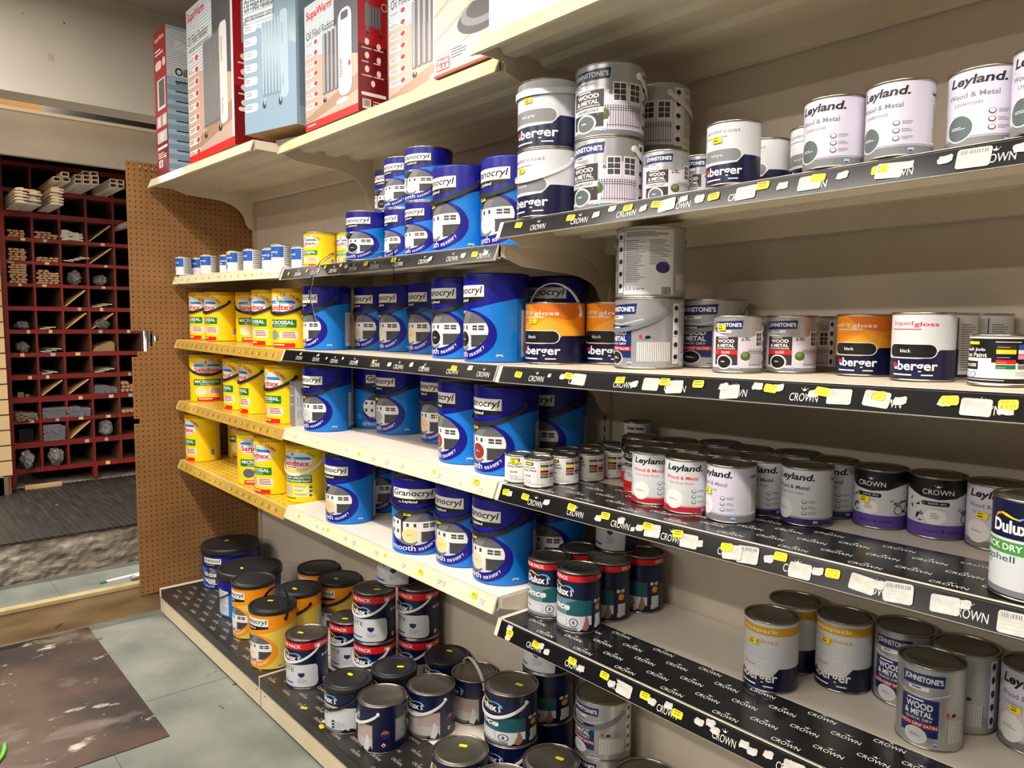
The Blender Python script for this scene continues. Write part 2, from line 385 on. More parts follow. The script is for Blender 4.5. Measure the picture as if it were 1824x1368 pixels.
def art_berger(a, var):
    base = {'under': LGREY, 'orange': ORANGE, 'liquid': LGREY, 'value': LGREY}[var]
    a.rect(-180, 180, 0, 1, base)
    if var == 'orange':
        a.poly([(-180, .5), (-40, .5), (20, .75), (90, .55), (180, .7), (180, .45), (-180, .45)], M('print_amber', (244, 168, 40), .4))
        a.poly([(-20, 1), (10, .8), (60, .72), (110, .85), (110, 1)], M('print_burnt_orange', (214, 108, 12), .4))
    v = .33 if var == 'value' else .44
    a.poly([(-180, 0), (180, 0), (180, v + .02), (70, v + .02), (48, v + .02), (34, v - .1), (10, v - .12), (-55, v - .12), (-180, v)], NAVY)
    if var == 'value':
        a.rect(-180, 180, .83, .955, GOLD); a.text('valuepack', -52, 44, .85, .925, CREAM)
        a.text('onecoat', -60, -4, .715, .77, M('print_pale_gold', (216, 200, 160), .4)); a.text('gloss', -2, 46, .69, .77, GOLD, bold=.01); a.lines(-58, 46, .64, .66, 1, GOLD, .4)
        a.rrect(-55, 34, .27, .45, CREAM, .5); a.rrect(-53.5, 32.5, .28, .44, LGREY, .5); a.lines(-35, 15, .34, .37, 1, GOLD, .6)
    else:
        tc = {'under': MGREY, 'orange': WHITE, 'liquid': RED}[var]
        if var == 'under': a.text('under', -42, 2, .835, .90, MGREY, bold=.008); a.text('coat', 4, 40, .835, .885, LEADG)
        elif var == 'orange': a.text('non', -66, -40, .815, .865, WHITE, bold=.01); a.text('drip', -38, -12, .80, .90, CREAM); a.text('gloss', -10, 42, .785, .875, WHITE, bold=.01)
        else: a.text('liquid', -44, -2, .815, .90, RED); a.text('gloss', 0, 44, .80, .885, RED, bold=.015)
        a.lines(-50, 46, .755, .78, 1, tc, .6)
        pv = .385 if var != 'under' else .41
        a.rrect(-58, 44, pv - .055, pv + .165, WHITE, .5); a.rrect(-56, 42, pv - .045, pv + .155, LEADG if var == 'under' else BLACK, .5)
        a.text('lead grey' if var == 'under' else 'black', -26, 4 if var == 'under' else -4, pv + .03, pv + .085, WHITE)
    berger_word(a, .095, .285)
    a.rect(120, 122, .02, .96, NAVY); a.rect(124, 170, .05, .9, LGREY); a.lines(128, 166, .1, .86, 20, MGREY)
def art_john(a, var, wide):
    """silver tins with the blue flag. wide: the 2.5 litre label"""
    a.rect(-180, 180, 0, 1, SILVER)
    ext = var.startswith('ext')
    if ext:
        a.poly([(-75, 0), (150, 0), (150, .97), (118, .97), (100, .80), (84, .70), (50, .62), (0, .66), (-30, .72), (-60, .78), (-75, .82)], LILAC)
        a.rect(-75, 150, .0, .07, MGREY)
        if wide: wins = [(44, 64), (72, 92)]; rail = (30, 96); pl = 26
        else: wins = [(74, 92)]; rail = (52, 96); pl = 46
        for u0, u1 in wins:
            a.rect(u0 - 2, u1 + 2, .46, .74, WHITE); a.rect(u0, u1, .48, .72, DGREY); mid = (u0 + u1) / 2
            a.rect(mid - .6, mid + .6, .48, .72, WHITE)
            for q in (.555, .635): a.rect(u0, u1, q, q + .01, WHITE)
        k = rail[0]
        while k <= rail[1]:
            a.rect(k, k + .9, .10, .40, BROWN); a.ell(k + .45, .405, 1.1, .012, BROWN, 6); k += 4.2
        for q in (.13, .34, .37): a.rect(rail[0], rail[1], q, q + .008, BROWN)
        a.poly([(pl - 7, .07), (pl + 7, .07), (pl + 9, .20), (pl - 9, .20)], LGREY); a.rect(pl - 10, pl + 10, .19, .215, WHITE)
        a.ell(pl, .29, 11.5, .085, M('print_hedge', (72, 92, 38), .6)); a.ell(pl - 2, .32, 7, .05, M('print_hedge_light', (112, 132, 60), .6))
        a.text('6', 36, 42, .565, .625, DGREY, bold=.02); a.lines(44, 58, .565, .625, 2, DGREY, .6)
        a.rect(-34, 28, .12, .645, BROWN); a.lines(-22, 20, .61, .632, 1, LGREY, .8)
        a.text('WOOD', -24, 20, .53, .595, WHITE, bold=.03); a.text('& METAL', -26, 20, .45, .51, WHITE, bold=.03); a.text('HARDWEARING', -28, 22, .41, .438, LGREY, bold=.02)
        if var == 'ext_gloss': a.rect(-34, 28, .315, .395, RED); a.text('GLOSS', -12, 10, .335, .375, WHITE, bold=.02)
        else: a.rect(-34, 28, .315, .395, LGREY); a.text('UNDERCOAT', -24, 20, .335, .375, DGREY, bold=.02)
        a.ell(-5, .175, 21, .135, WHITE); a.ell(-5, .175, 17.5, .112, SLATE if var == 'ext_under' else BLACK); a.lines(-13, 3, .165, .19, 1, WHITE, .6)
    else:
        a.poly([(-75, .74), (-30, .66), (10, .64), (50, .72), (50, .71), (10, .63), (-30, .65), (-75, .73)], WHITE)
        a.rect(-38, 30, .14, .62, NAVY2); a.lines(-26, 20, .575, .60, 1, WHITE, .8)
        a.text('WOOD', -28, 20, .475, .56, WHITE, bold=.03); a.text('& METAL', -30, 20, .385, .46, WHITE, bold=.03); a.text('QUICK DRY', -28, 20, .325, .365, WHITE, bold=.01)
        if var == 'int_red': a.rect(-38, 30, .245, .305, RED); a.text('NON DRIP GLOSS', -34, 26, .258, .292, WHITE, bold=.01)
        else: a.rect(-38, 30, .24, .31, DRED); a.text('NON DRIP SATIN', -36, 28, .255, .295, WHITE, bold=.02)
        a.ell(-8, .135, 20, .105, WHITE); a.ell(-8, .135, 18, .094, BLACK if var == 'int_red' else LGREY); a.lines(-18, 2, .115, .15, 2, WHITE if var == 'int_red' else MGREY, .5)
        u0, u1 = (40, 96) if wide else (48, 84); k = u0
        a.rect(u0 - 1, u1 + 1, .10, .375, MGREY)
        while k < u1: a.rect(k, k + 1.7, .095, .38, WHITE); k += 3.0
        a.ell(46, .46, 3, .03, RED, 10); a.ell(58, .45, 5, .025, NAVY, 10); a.lines(44, 64, .41, .425, 1, DGREY, .5)
    a.poly([(-37, .77), (37, .79), (39, .945), (-38, .915)], NAVY2)
    a.text("JOHNSTONE'S", -34, 35, .805, .90, WHITE, bold=.03)
    a.poly([(-24, .715), (12, .72), (12, .765), (-24, .76)], WHITE); a.lines(-18, 7, .727, .752, 1, NAVY, .6)
    i0 = 102 if wide else 98
    a.rect(i0 - 1, i0 + 14, .06, .95, WHITE)
    for q in range(5): a.ell(i0 + 6.5, .88 - q * .18, 5.2, .038 if wide else .05, NAVY2, 14); a.lines(i0 + 1, i0 + 11, .81 - q * .18, .825 - q * .18, 1, MGREY, .4, q)
    ppg(a, 22, 33, .04, .085)
    a.rect(118, 205, .03, .96, LGREY if not ext else WHITE); a.lines(122, 200, .86, .94, 4, NAVY, .4); a.lines(122, 158, .2, .82, 22, MGREY, .4, 8); a.lines(164, 200, .45, .82, 14, MGREY, .4, 9)
    a.ell(186, .42, 12, .085, DPURPLE, 18); a.text('2.5 Litre', 122, 156, .095, .135, NAVY); a.barcode(184, 200, .03, .14, BLACK)
    a.rect(212, 240, .1, .34, MGREY); k = 212
    while k < 240: a.rect(k, k + 1.7, .1, .34, WHITE); k += 3
def art_ley(a, var):
    tcol = {'red': RED, 'purple': DPURPLE}.get(var, MGREY); band = {'red': M('print_crimson', (176, 28, 48), .4), 'purple': DPURPLE}.get(var, MGREY)
    a.rect(-180, 180, 0, 1, LILAC if var.startswith('grey') else LGREY)
    a.rect(-180, 180, .125, .135, tcol); a.rect(-180, 180, 0, .115, band)
    a.text('Leyland.', -47, 47, .775, .935, BLACK, shear=.17, bold=.03)
    a.text('Wood & Metal', -50, 36, .645, .715, tcol, bold=.015)
    a.text({'red': 'Non Drip Gloss', 'purple': 'Quick Dry Satin'}.get(var, 'Undercoat'), -40 if var != 'grey_dark' else -36, 24 if not var.startswith('grey') else 12, .545, .60, tcol)
    for u0, u1 in ((-74, -63), ):
        for q in (.17, .34): a.rect(u0, u1, q, q + .14, MGREY); a.rect(u0 + 1.2, u1 - 1.2, q + .02, q + .12, LILAC)
    a.ell(-26, .255, 26, .185, WHITE); a.ell(-26, .255, 23.5, .168, SLATE if var == 'grey_dark' else WHITE)
    a.lines(-40, -12, .23, .275, 2, WHITE if var == 'grey_dark' else MGREY, .35)
    for q in range(3): a.ell(26, .43 - q * .105, 6, .038, DGREY, 14); a.ell(26, .435 - q * .105, 4.6, .028, LGREY, 14); a.lines(35, 54, .40 - q * .105, .455 - q * .105, 3, MGREY, .4, q)
    ppg(a, 46, 57, .03, .09)
    a.rect(92, 152, .14, .72, WHITE); a.lines(95, 149, .17, .70, 18, MGREY, .4); a.text('Leyland', 92, 124, .80, .87, BLACK, shear=.17, bold=.03)
def art_crown(a, var):
    band = PURPLE if var == 'purple' else RED
    a.rect(-180, 180, 0, 1, LGREY)
    dip = [(-180, .80), (-90, .80), (-62, .76), (-34, .685), (0, .655), (34, .685), (62, .76), (90, .80), (180, .80)]
    a.poly(dip + [(180, 1), (-180, 1)], BLACK); a.rect(-180, 180, 0, .225, band)
    a.text('CROWN', -32, 30, .735, .825, WHITE); crown(a, -1, .865, 6.5, .045, WHITE)
    a.rrect(-34, 22, .545, .62, BLACK, .45); a.text('quick dry', -20, 16, .56, .605, WHITE); a.ell(-29, .582, 3, .022, GFLASH, 10)
    a.text('satin' if var == 'purple' else 'gloss', -14, 8, .47, .51, MGREY)
    a.ell(-5, .36, 22, .13, WHITE); a.lines(-14, 4, .31, .42, 3, MGREY, .35)
    r = random.Random(5)
    for u0, u1 in ((-70, -36), (34, 95)):
        for k in range(9):
            u, v = r.uniform(u0, u1), r.uniform(.26, .62); q = r.uniform(5, 13)
            a.poly([(u, v), (u + q * r.uniform(.3, 1), v + r.uniform(-.05, .02)), (u + q, v + r.uniform(.01, .06)), (u + q * .4, v + r.uniform(.02, .09))], r.choice([DGREY, BLACK, MGREY]))
    for u in (60, 88): a.ell(u, .33, 11, .085, BLACK, 18); a.ell(u, .33, 9, .07, LGREY, 18)
    a.poly([(58, .33), (64, .5), (86, .5), (89, .34), (86, .47), (66, .46)], DGREY)
    a.text('wood & metal', -26, 46, .09, .15, NAVY, shear=.2)
def art_sj(a, var):
    blk = var == 'blk'
    a.rect(-180, 180, 0, 1, WHITE)
    if blk:
        a.rrect(-75, 150, .03, .96, BLACK, .06); a.rrect(-72, 86, .13, .55, WHITE, .02); a.rect(-2, 86, .13, .80, BLACK); a.rect(-2, 86, .13, .46, WHITE)
    a.rrect(-62, -22, .80, .93, BLACK, .2); a.rect(-58, -27, .835, .895, SYEL)
    tc = WHITE if blk else BLACK
    a.text('Small Job', -76, -14, .68, .76, tc, bold=.02); a.text('Gloss Paint', -80, -10, .57, .66, tc, bold=.02)
    if not blk: a.rect(-80, -4, .15, .46, LGREY); a.rect(-78, -6, .16, .45, WHITE)
    else: a.rrect(-72, -28, .30, .48, BLACK, .1)
    a.text('GLOSS', -66, -32, .36, .43, tc, bold=.03)
    a.ell(-60, .2, 8, .065, RED, 14); a.ell(-60, .2, 6, .05, PINK, 14); a.ell(-40, .2, 8, .065, BLUE, 14); a.ell(-40, .2, 6, .05, WHITE, 14)
    cols = [[BROWN, BLUE], [SYEL, PINK], [NAVY, M('print_rose', (222, 140, 180), .4)], [RED, BLACK], [GREEN, MGREY]]
    for q in range(5):
        for k in range(2): a.rect(6 + k * 38, 40 + k * 38, .75 - q * .105, .84 - q * .105, cols[q][k])
        a.lines(8, 30, .765 - q * .105, .785 - q * .105, 1, LGREY, .4, q)
    a.lines(4, 74, .875, .90, 1, tc, .6); a.rect(40, 74, .19, .28, LGREY); a.lines(-70, 70, .07, .1, 1, MGREY if not blk else LGREY, .5)
    a.rect(90, 150, .06, .92, LGREY); a.lines(93, 147, .1, .9, 10, DGREY, .3)
def dulux(a, k, v0, v1):
    """the white name with its little figure"""
    a.text('Dulux', -36 * k, 27 * k, v0, v1, WHITE, bold=.035); fig(a, 33 * k, (v0 + v1) / 2, k, (v1 - v0) / .12); swoosh(a, k, v1 + .005)
def side_text(a, v0, v1):
    a.rect(88, 91, 0, .0001, NAVY); a.lines(94, 128, v0, v1, 16, NAVY2, .4, 3); a.rrect(96, 106, .5, .56, LGREY, .2); a.rrect(110, 120, .5, .56, LGREY, .2); a.rect(98, 112, .06, .14, LGREY)
def art_once(a, tall):
    a.rect(-180, 180, 0, 1, NAVY)
    if tall: a.rect(-180, 180, .875, .975, RED); a.text('SPECIAL VALUE PACK', -96, 24, .895, .955, WHITE, bold=.02); a.text('SPECIAL', 110, 150, .895, .955, WHITE, bold=.02); dulux(a, .98, .615, .745)
    else: dulux(a, .92, .66, .80)
    a.poly([(-80, .05), (88, .05), (88, .55), (30, .575), (-20, .565), (-80, .53)], TEAL2 if tall else TEAL); a.poly([(20, .25), (88, .25), (88, .55), (50, .567), (20, .5)], TEAL)
    a.text('Once', -46, 30, .37, .50, WHITE, shear=.25, bold=.03); a.lines(-26, 2, .33, .355, 1, RED, .6)
    a.rect(-80, 88, .03, .285, LGREY); a.rect(-80, 50, .03, .085, MGREY)
    a.rrect(-70, 22, .10, .255, MGREY, .2); a.rrect(-69, 21, .105, .25, LGREY, .2); a.lines(-50, 0, .165, .19, 1, DGREY, .6)
    a.ell(40, .17, 12, .075, DGREY, 20); a.ell(40, .17, 9.5, .06, LGREY, 20); a.text('1', 37.5, 42, .14, .20, DGREY, bold=.02)
    a.poly([(56, .03), (88, .03), (88, .12), (76, .15)], BLACK); a.poly([(62, .06), (74, .03), (82, .1), (80, .2), (76, .29), (71, .3), (69, .2)], M('print_hand', (150, 104, 92), .5))
    side_text(a, .6, .85); a.rect(100, 124, .08, .3, LGREY); a.ell(110, .42, 9, .06, ORANGE, 14)
def art_dv(a):
    a.rect(-180, 180, 0, 1, NAVY); a.rect(-180, 180, .815, .955, RED)
    a.text('SPECIAL VALUE PACK', -106, 42, .85, .92, WHITE, bold=.02); a.text('SPECIAL', 78, 128, .85, .92, WHITE, bold=.02)
    dulux(a, 1.0, .575, .69)
    a.poly([(-84, .03), (74, .03), (84, .06), (88, .14), (86, .44), (82, .49), (70, .505), (-20, .49), (-84, .47)], LGREY)
    a.text('WHITE', -60, 20, .345, .43, NAVY); a.lines(-58, -4, .29, .315, 1, MGREY, .5)
    a.poly([(32, .33), (50, .33), (50, .27), (41, .225), (32, .27)], NAVY2); a.lines(30, 58, .10, .205, 4, MGREY, .3); a.rect(-84, 16, .095, .125, BLUE); a.lines(-20, 30, .04, .06, 1, MGREY, .5)
    a.lines(102, 140, .2, .74, 14, NAVY2, .45, 3)
    for q in range(4): a.rrect(100 + q * 11, 107 + q * 11, .60, .66, LGREY, .2)
    a.rect(104, 114, .07, .15, LGREY)
def art_d25(a, var):
    a.rect(-180, 180, 0, 1, NAVY)
    if var == 'white':
        a.poly([(-84, .03), (84, .03), (88, .5), (84, .62), (-84, .6)], LGREY); a.text('WHITE', -58, 22, .46, .56, NAVY); a.lines(-56, 0, .40, .43, 1, MGREY); a.poly([(34, .44), (50, .44), (50, .36), (42, .31), (34, .36)], NAVY2)
        a.lines(32, 58, .14, .28, 4, MGREY, .3); a.rect(-84, 16, .10, .14, BLUE); dulux(a, .92, .68, .80)
        return
    dulux(a, .92, .665, .80)
    if var == 'egg':
        a.poly([(-84, .02), (84, .02), (84, .56), (40, .61), (-84, .61)], LGREY)
        a.poly([(-84, .45), (20, .45), (24, .58), (-84, .58)], GFLASH); a.text('QUICK DRY', -66, 16, .475, .555, WHITE, bold=.02)
        a.text('Eggshell', -64, 6, .345, .435, TEAL, bold=.005); a.lines(-62, -22, .30, .325, 1, MGREY); a.lines(20, 60, .10, .26, 4, MGREY, .3)
        for q in range(3): a.rect(22, 30, .10 + q * .07, .15 + q * .07, NAVY2)
        a.rect(-84, 84, .02, .085, MGREY); a.poly([(44, .02), (84, .02), (78, .1), (60, .12)], BLACK)
        a.poly([(58, .1), (66, .06), (70, .2), (66, .33), (61, .32)], LGREY)
    else:
        a.poly([(-80, .02), (76, .02), (76, .60), (20, .615), (-80, .59)], M('print_stone', (190, 182, 176), .4)); a.poly([(20, .3), (76, .3), (76, .6), (20, .6)], M('print_taupe', (176, 160, 152), .4))
        a.rect(-70, -14, .43, .475, BLACK); a.text('undercoat', -76, 4, .31, .39, DGREY, bold=.005); a.lines(-70, 0, .22, .27, 2, MGREY, .3)
        a.rect(-80, 76, .02, .09, M('print_umber', (112, 92, 88), .4)); a.poly([(40, .02), (76, .02), (72, .14), (58, .14)], BLACK); a.poly([(52, .05), (64, .02), (70, .14), (66, .36), (60, .38), (57, .24)], LGREY)
        a.ell(106, .40, 11, .10, NAVY2, 20); a.poly(clip_convex(a.ring(106, .40, 10, .09, 20), [(90, .41), (130, .41), (130, .6), (90, .6)]), M('print_copper', (176, 84, 52), .4))
        a.poly([(96, .17), (102, .11), (108, .17), (102, .23)], RED); a.poly([(97.2, .17), (102, .122), (106.8, .17), (102, .218)], WHITE); a.ell(102, .165, 2, .025, BLACK, 8)
        a.rect(130, 165, .2, .7, MGREY); a.lines(132, 162, .24, .66, 12, LGREY, .3)
def art_t10(a):
    a.rect(-180, 180, 0, 1, GBLUE); a.poly([(-180, .60), (-60, .55), (10, .5), (60, .58), (180, .64), (180, 1), (-180, 1)], GNAVY)
    a.poly(clip_convex(a.ring(8, .28, 32, .30, 36), [(-180, .0), (180, .0), (180, 1), (-180, 1)]), GNAVY)
    a.poly([(-23, .655), (23, .66), (23, .6), (0, .56), (-23, .6)], BLACK); a.rect(-23, 23, .655, .80, WHITE); a.text('Granocryl', -21, 21, .67, .785, BLACK, shear=.18, bold=.012); a.text('by Leyland', -14, 8, .60, .635, WHITE, shear=.1)
    house(a, 0, .31, 25, .22); a.ell(-4, .2, 9.5, .10, WHITE); a.ell(-4, .2, 8.6, .09, LGREY)
    a.text('smooth', -22, 6, .02, .085, WHITE); a.rect(38, 72, .04, .62, LGREY); a.lines(41, 69, .08, .58, 14, MGREY, .3)

# ------------------------------------------------------------------ paint tins: shapes
DIM = {'G5': (.089, .232), 'O5': (.089, .232), 'G25': (.071, .157), 'S5': (.083, .232), 'US5': (.083, .228), 'S25': (.058, .128), 'MT': (.0365, .092),
       'B25': (.078, .157), 'B75': (.0487, .115), 'B1': (.0545, .148), 'J25': (.078, .157), 'J75': (.0487, .115), 'J1': (.0545, .15), 'L75': (.0487, .115), 'L1': (.0545, .148),
       'C75': (.0487, .115), 'SJ': (.0365, .071), 'SJB': (.043, .079), 'DO1': (.0545, .15), 'DV': (.0765, .185), 'D25': (.078, .152), 'D1': (.0545, .145), 'T10': (.139, .2), 'W25': (.078, .157)}
PLASTIC = ('G5', 'O5', 'S5', 'US5', 'T10')
_BODY = {}
def body_mesh(kind, var):
    key = (kind, var)
    if key in _BODY: return _BODY[key]
    r, h = DIM[kind]
    a = Art(math.radians(1) * r, h)
    if kind in ('G5', 'G25'): art_gran(a, var, GNAVY, GBLUE, ('smooth', 'masonry', -57), True)
    elif kind == 'O5': art_gran(a, var, ORANGE, PYEL, ('textured', 'masonry', -70), False)
    elif kind in ('S5', 'S25'): art_sand(a, 'cream' if var == 'y' else var)
    elif kind == 'US5': art_sand(a, var, True)
    elif kind == 'MT': art_mt(a, var)
    elif kind in ('B25', 'B75', 'B1'): art_berger(a, var)
    elif kind in ('J25', 'J75', 'J1'): art_john(a, var, kind == 'J25')
    elif kind in ('L75', 'L1'): art_ley(a, var)
    elif kind == 'C75': art_crown(a, var)
    elif kind in ('SJ', 'SJB'): art_sj(a, var)
    elif kind == 'DO1': art_once(a, True)
    elif kind == 'DV': art_dv(a)
    elif kind in ('D25', 'D1', 'W25'):
        if var == 'once': art_once(a, False)
        else: art_d25(a, var)
    elif kind == 'T10': art_t10(a)
    bm = a.wrap(None, r)
    # the printed wall starts a little above the foot bead and stops under the lid bead
    z0, z1 = .003, h - .004
    for v in bm.verts: v.co.z = z0 + v.co.z / h * (z1 - z0)
    if kind in PLASTIC:                                    # pails taper towards the foot
        for v in bm.verts: s_ = .975 + .025 * v.co.z / h; v.co.x *= s_; v.co.y *= s_
    nwall = len(bm.verts); mats = list(a.mats)
    rim = GNAVY if kind == 'G5' else BPLAS if kind in ('O5', 'T10') else (SYEL2 if kind in ('S5', 'US5') else STEEL)
    mats.append(rim); k = len(mats) - 1
    f0 = .975 if kind in PLASTIC else 1.0
    if kind in PLASTIC: lathe(bm, [(0, 0), (r * f0 - .003, 0), (r * f0, .003)], 48, 0); lathe(bm, [(r, h - .004), (r, h), (r - .003, h), (r - .003, h - .012), (0, h - .012)], 48, k)
    else:
        lathe(bm, [(0, .002), (r - .004, .002), (r - .002, 0), (r + .0008, .0006), (r + .0012, .002), (r, .0036)], 48, k)
        lathe(bm, [(r, h - .0044), (r + .0014, h - .003), (r + .0012, h - .0006), (r - .0005, h), (r - .0022, h - .001), (r - .003, h - .005), (r - .003, h - .012), (0, h - .012)], 48, k)
    me = bpy.data.meshes.new('body'); bm.normal_update(); bm.to_mesh(me); bm.free()
    for mt in mats: me.materials.append(mt)
    nrm = []
    for i, v in enumerate(me.vertices):
        if i < nwall: n_ = Vector((v.co.x, v.co.y, 0)).normalized()
        else: n_ = v.normal
        nrm.append(n_)
    me.normals_split_custom_set_from_vertices(nrm)
    _BODY[key] = me
    return me
_MISC = {}
def lid_mesh(kind, black):
    key = ('lid', kind, black)
    if key in _MISC: return _MISC[key]
    r, h = DIM[kind]; bm = bmesh.new()
    if kind == 'T10': prof = [(r + .001, h - .030), (r + .006, h - .030), (r + .007, h - .004), (r + .003, h + .004), (r - .010, h + .005), (r - .014, h + .001), (r - .03, h + .001), (0, h + .002)]; mt = BPLAS
    elif kind == 'G5': prof = [(r - .0028, h - .006), (r - .0045, h + .001), (r - .007, h + .002), (r - .010, h - .004), (r - .014, h - .004), (r - .016, h - .0005), (0, h - .0005)]; mt = BPLAS
    elif black: prof = [(r - .0005, h - .016), (r + .0028, h - .016), (r + .0034, h - .002), (r + .0015, h + .002), (r - .006, h + .002), (r - .009, h - .003), (r - .013, h - .003), (r - .015, h + .001), (r - .018, h + .0018), (0, h + .0018)]; mt = BPLAS
    elif kind in ('S5', 'US5'): prof = [(r - .004, h - .003), (r - .006, h - .001), (r - .012, h - .004), (r - .014, h - .001), (0, h - .001)]; mt = SYEL2
    else: prof = [(r - .0032, h - .005), (r - .005, h - .0035), (r - .010, h - .0035), (r - .0115, h - .0012), (r - .014, h - .0008), (r - .016, h - .003), (0, h - .003)]; mt = STEELD
    lathe(bm, prof, 48)
    me = mesh(bm, 'lid', mt, True); _MISC[key] = me
    return me
def strap_mesh(r, zp, drop, wd, mt, back=False, up=0.0, h=0.0, lean=0.0):
    """bail handle: a flat strap between two lugs, hanging round the tin or standing up over it"""
    key = ('strap', r, zp, drop, wd, mt.name, back, up, lean)
    if key in _MISC: return _MISC[key]
    bm = bmesh.new(); n = 28; ra = r + .0022; th = .0020; rings = []
    for k in range(n + 1):
        t = k / n
        if up:
            a = math.pi * t; y = -math.sin(a) * up * math.sin(lean); z = zp + math.sin(a) * up * math.cos(lean)
            c = Vector((ra * math.cos(a) * (1.0 if math.sin(a) < .98 else 1), y, z))
            o = Vector((math.cos(a), -math.sin(a) * math.sin(lean) * .9, math.sin(a) * math.cos(lean) * .9)).normalized(); wv = Vector((0, math.cos(lean), math.sin(lean)))
        else:
            a = -math.pi / 2 + math.pi * t; c_ = max(0, math.cos(a)) ** .8; q = ra + .0015 * c_
            c = Vector((q * math.sin(a), -q * math.cos(a) * (-1 if back else 1), zp - drop * c_))
            o = Vector((math.sin(a), -math.cos(a) * (-1 if back else 1), 0)); wv = Vector((0, 0, 1))
        rings.append([bm.verts.new(c + o * s_ * th + wv * u_ * wd * .5) for s_, u_ in ((0, -1), (1, -1), (1, 1), (0, 1))])
    for A, B in zip(rings, rings[1:]):
        for k in range(4): bm.faces.new((A[k], A[(k + 1) % 4], B[(k + 1) % 4], B[k]))
    bm.faces.new(rings[0][::-1]); bm.faces.new(rings[-1])
    bmesh.ops.recalc_face_normals(bm, faces=bm.faces[:])
    me = mesh(bm, 'handle', mt); _MISC[key] = me
    return me
def lug_mesh(wd, mt):
    key = ('lug', wd, mt.name)
    if key in _MISC: return _MISC[key]
    bm = bmesh.new(); lug = []
    for q, rad in ((-.003, wd * .62), (.0042, wd * .62), (.0052, wd * .3)):
        lug.append([bm.verts.new((q, rad * math.cos(2 * math.pi * k / 12), rad * math.sin(2 * math.pi * k / 12))) for k in range(12)])
    for A, B in zip(lug, lug[1:]):
        for k in range(12): bm.faces.new((A[k], A[(k + 1) % 12], B[(k + 1) % 12], B[k]))
    bm.faces.new(lug[-1]); bm.faces.new(lug[0][::-1]); bmesh.ops.recalc_face_normals(bm, faces=bm.faces[:])
    me = mesh(bm, 'lug', mt); _MISC[key] = me
    return me
def handle(t, r, zp, drop, wd, mt, **kw):
    o = ob('handle', strap_mesh(r, zp, drop, wd, mt, **kw), t)
    for sx in (-1, 1):
        l = ob('lug', lug_mesh(wd, mt), o); l.location = (sx * (r - .0005), 0, zp); l.scale = (sx, 1, 1)
    return o
def side_sticker(r, phi, z, wd=.022, ht=.012):
    key = ('stk', r, phi, z)
    if key in _MISC: return _MISC[key]
    a = Art(1, 1); a.rrect(-wd / 2, wd / 2, 0, ht, STKY, .25); a.lines(-wd * .35, wd * .38, ht * .58, ht * .85, 1, STKP, .6); a.lines(-wd * .35, wd * .36, ht * .12, ht * .48, 1, STKP, .7)
    bm = a.wrap(None, r, step=7.5, amin=-30, amax=30, first=.0042 * 0 + .0024)
    bmesh.ops.rotate(bm, verts=bm.verts[:], cent=(0, 0, 0), matrix=Matrix.Rotation(math.radians(phi), 3, 'Z'))
    bmesh.ops.translate(bm, verts=bm.verts[:], vec=(0, 0, z))
    me = mesh(bm, 'price_sticker', a.mats); _MISC[key] = me
    return me
def lid_sticker(z, ang, off):
    bm = bmesh.new(); a = Art(1, 1); a.rrect(-.012, .012, -.0065, .0065, STKY, .35)
    ca, sa = math.cos(ang), math.sin(ang)
    b = a.plane(lambda u, v: ((off[0] + u * ca - v * sa, off[1] + u * sa + v * ca, z), (0, 0, 1)))
    join_bm(bm, b)
    return mesh(bm, 'price_sticker', a.mats)
NAMES = {'G5': ('paint_tub', 'paint tub'), 'O5': ('paint_tub', 'paint tub'), 'S5': ('paint_tub', 'paint tub'), 'US5': ('paint_tub', 'paint tub'), 'T10': ('paint_bucket', 'paint bucket')}
GROUPS = {'G5': 'blue masonry paint tubs', 'G25': 'pyramid of blue masonry paint tins', 'O5': 'orange and yellow masonry tubs', 'S5': 'yellow masonry paint tubs', 'MT': 'small blue and white masonry tins',
          'SJ': 'tiny white colour chart tins', 'DO1': 'dark blue one coat tins', 'DV': 'red banded emulsion tins', 'L75': 'white and lilac trim paint tins', 'J75': 'small silver exterior tins', 'B75': 'small gloss and undercoat tins',
          'C75': 'black topped paint tins', 'D25': 'navy paint tins on the base shelf', 'J25': 'large silver paint tins', 'J1': 'silver and blue satin tins', 'B1': 'gold banded gloss tins', 'B25': 'large gloss and undercoat tins', 'T10': 'large masonry paint buckets', 'S25': 'small yellow masonry tins'}
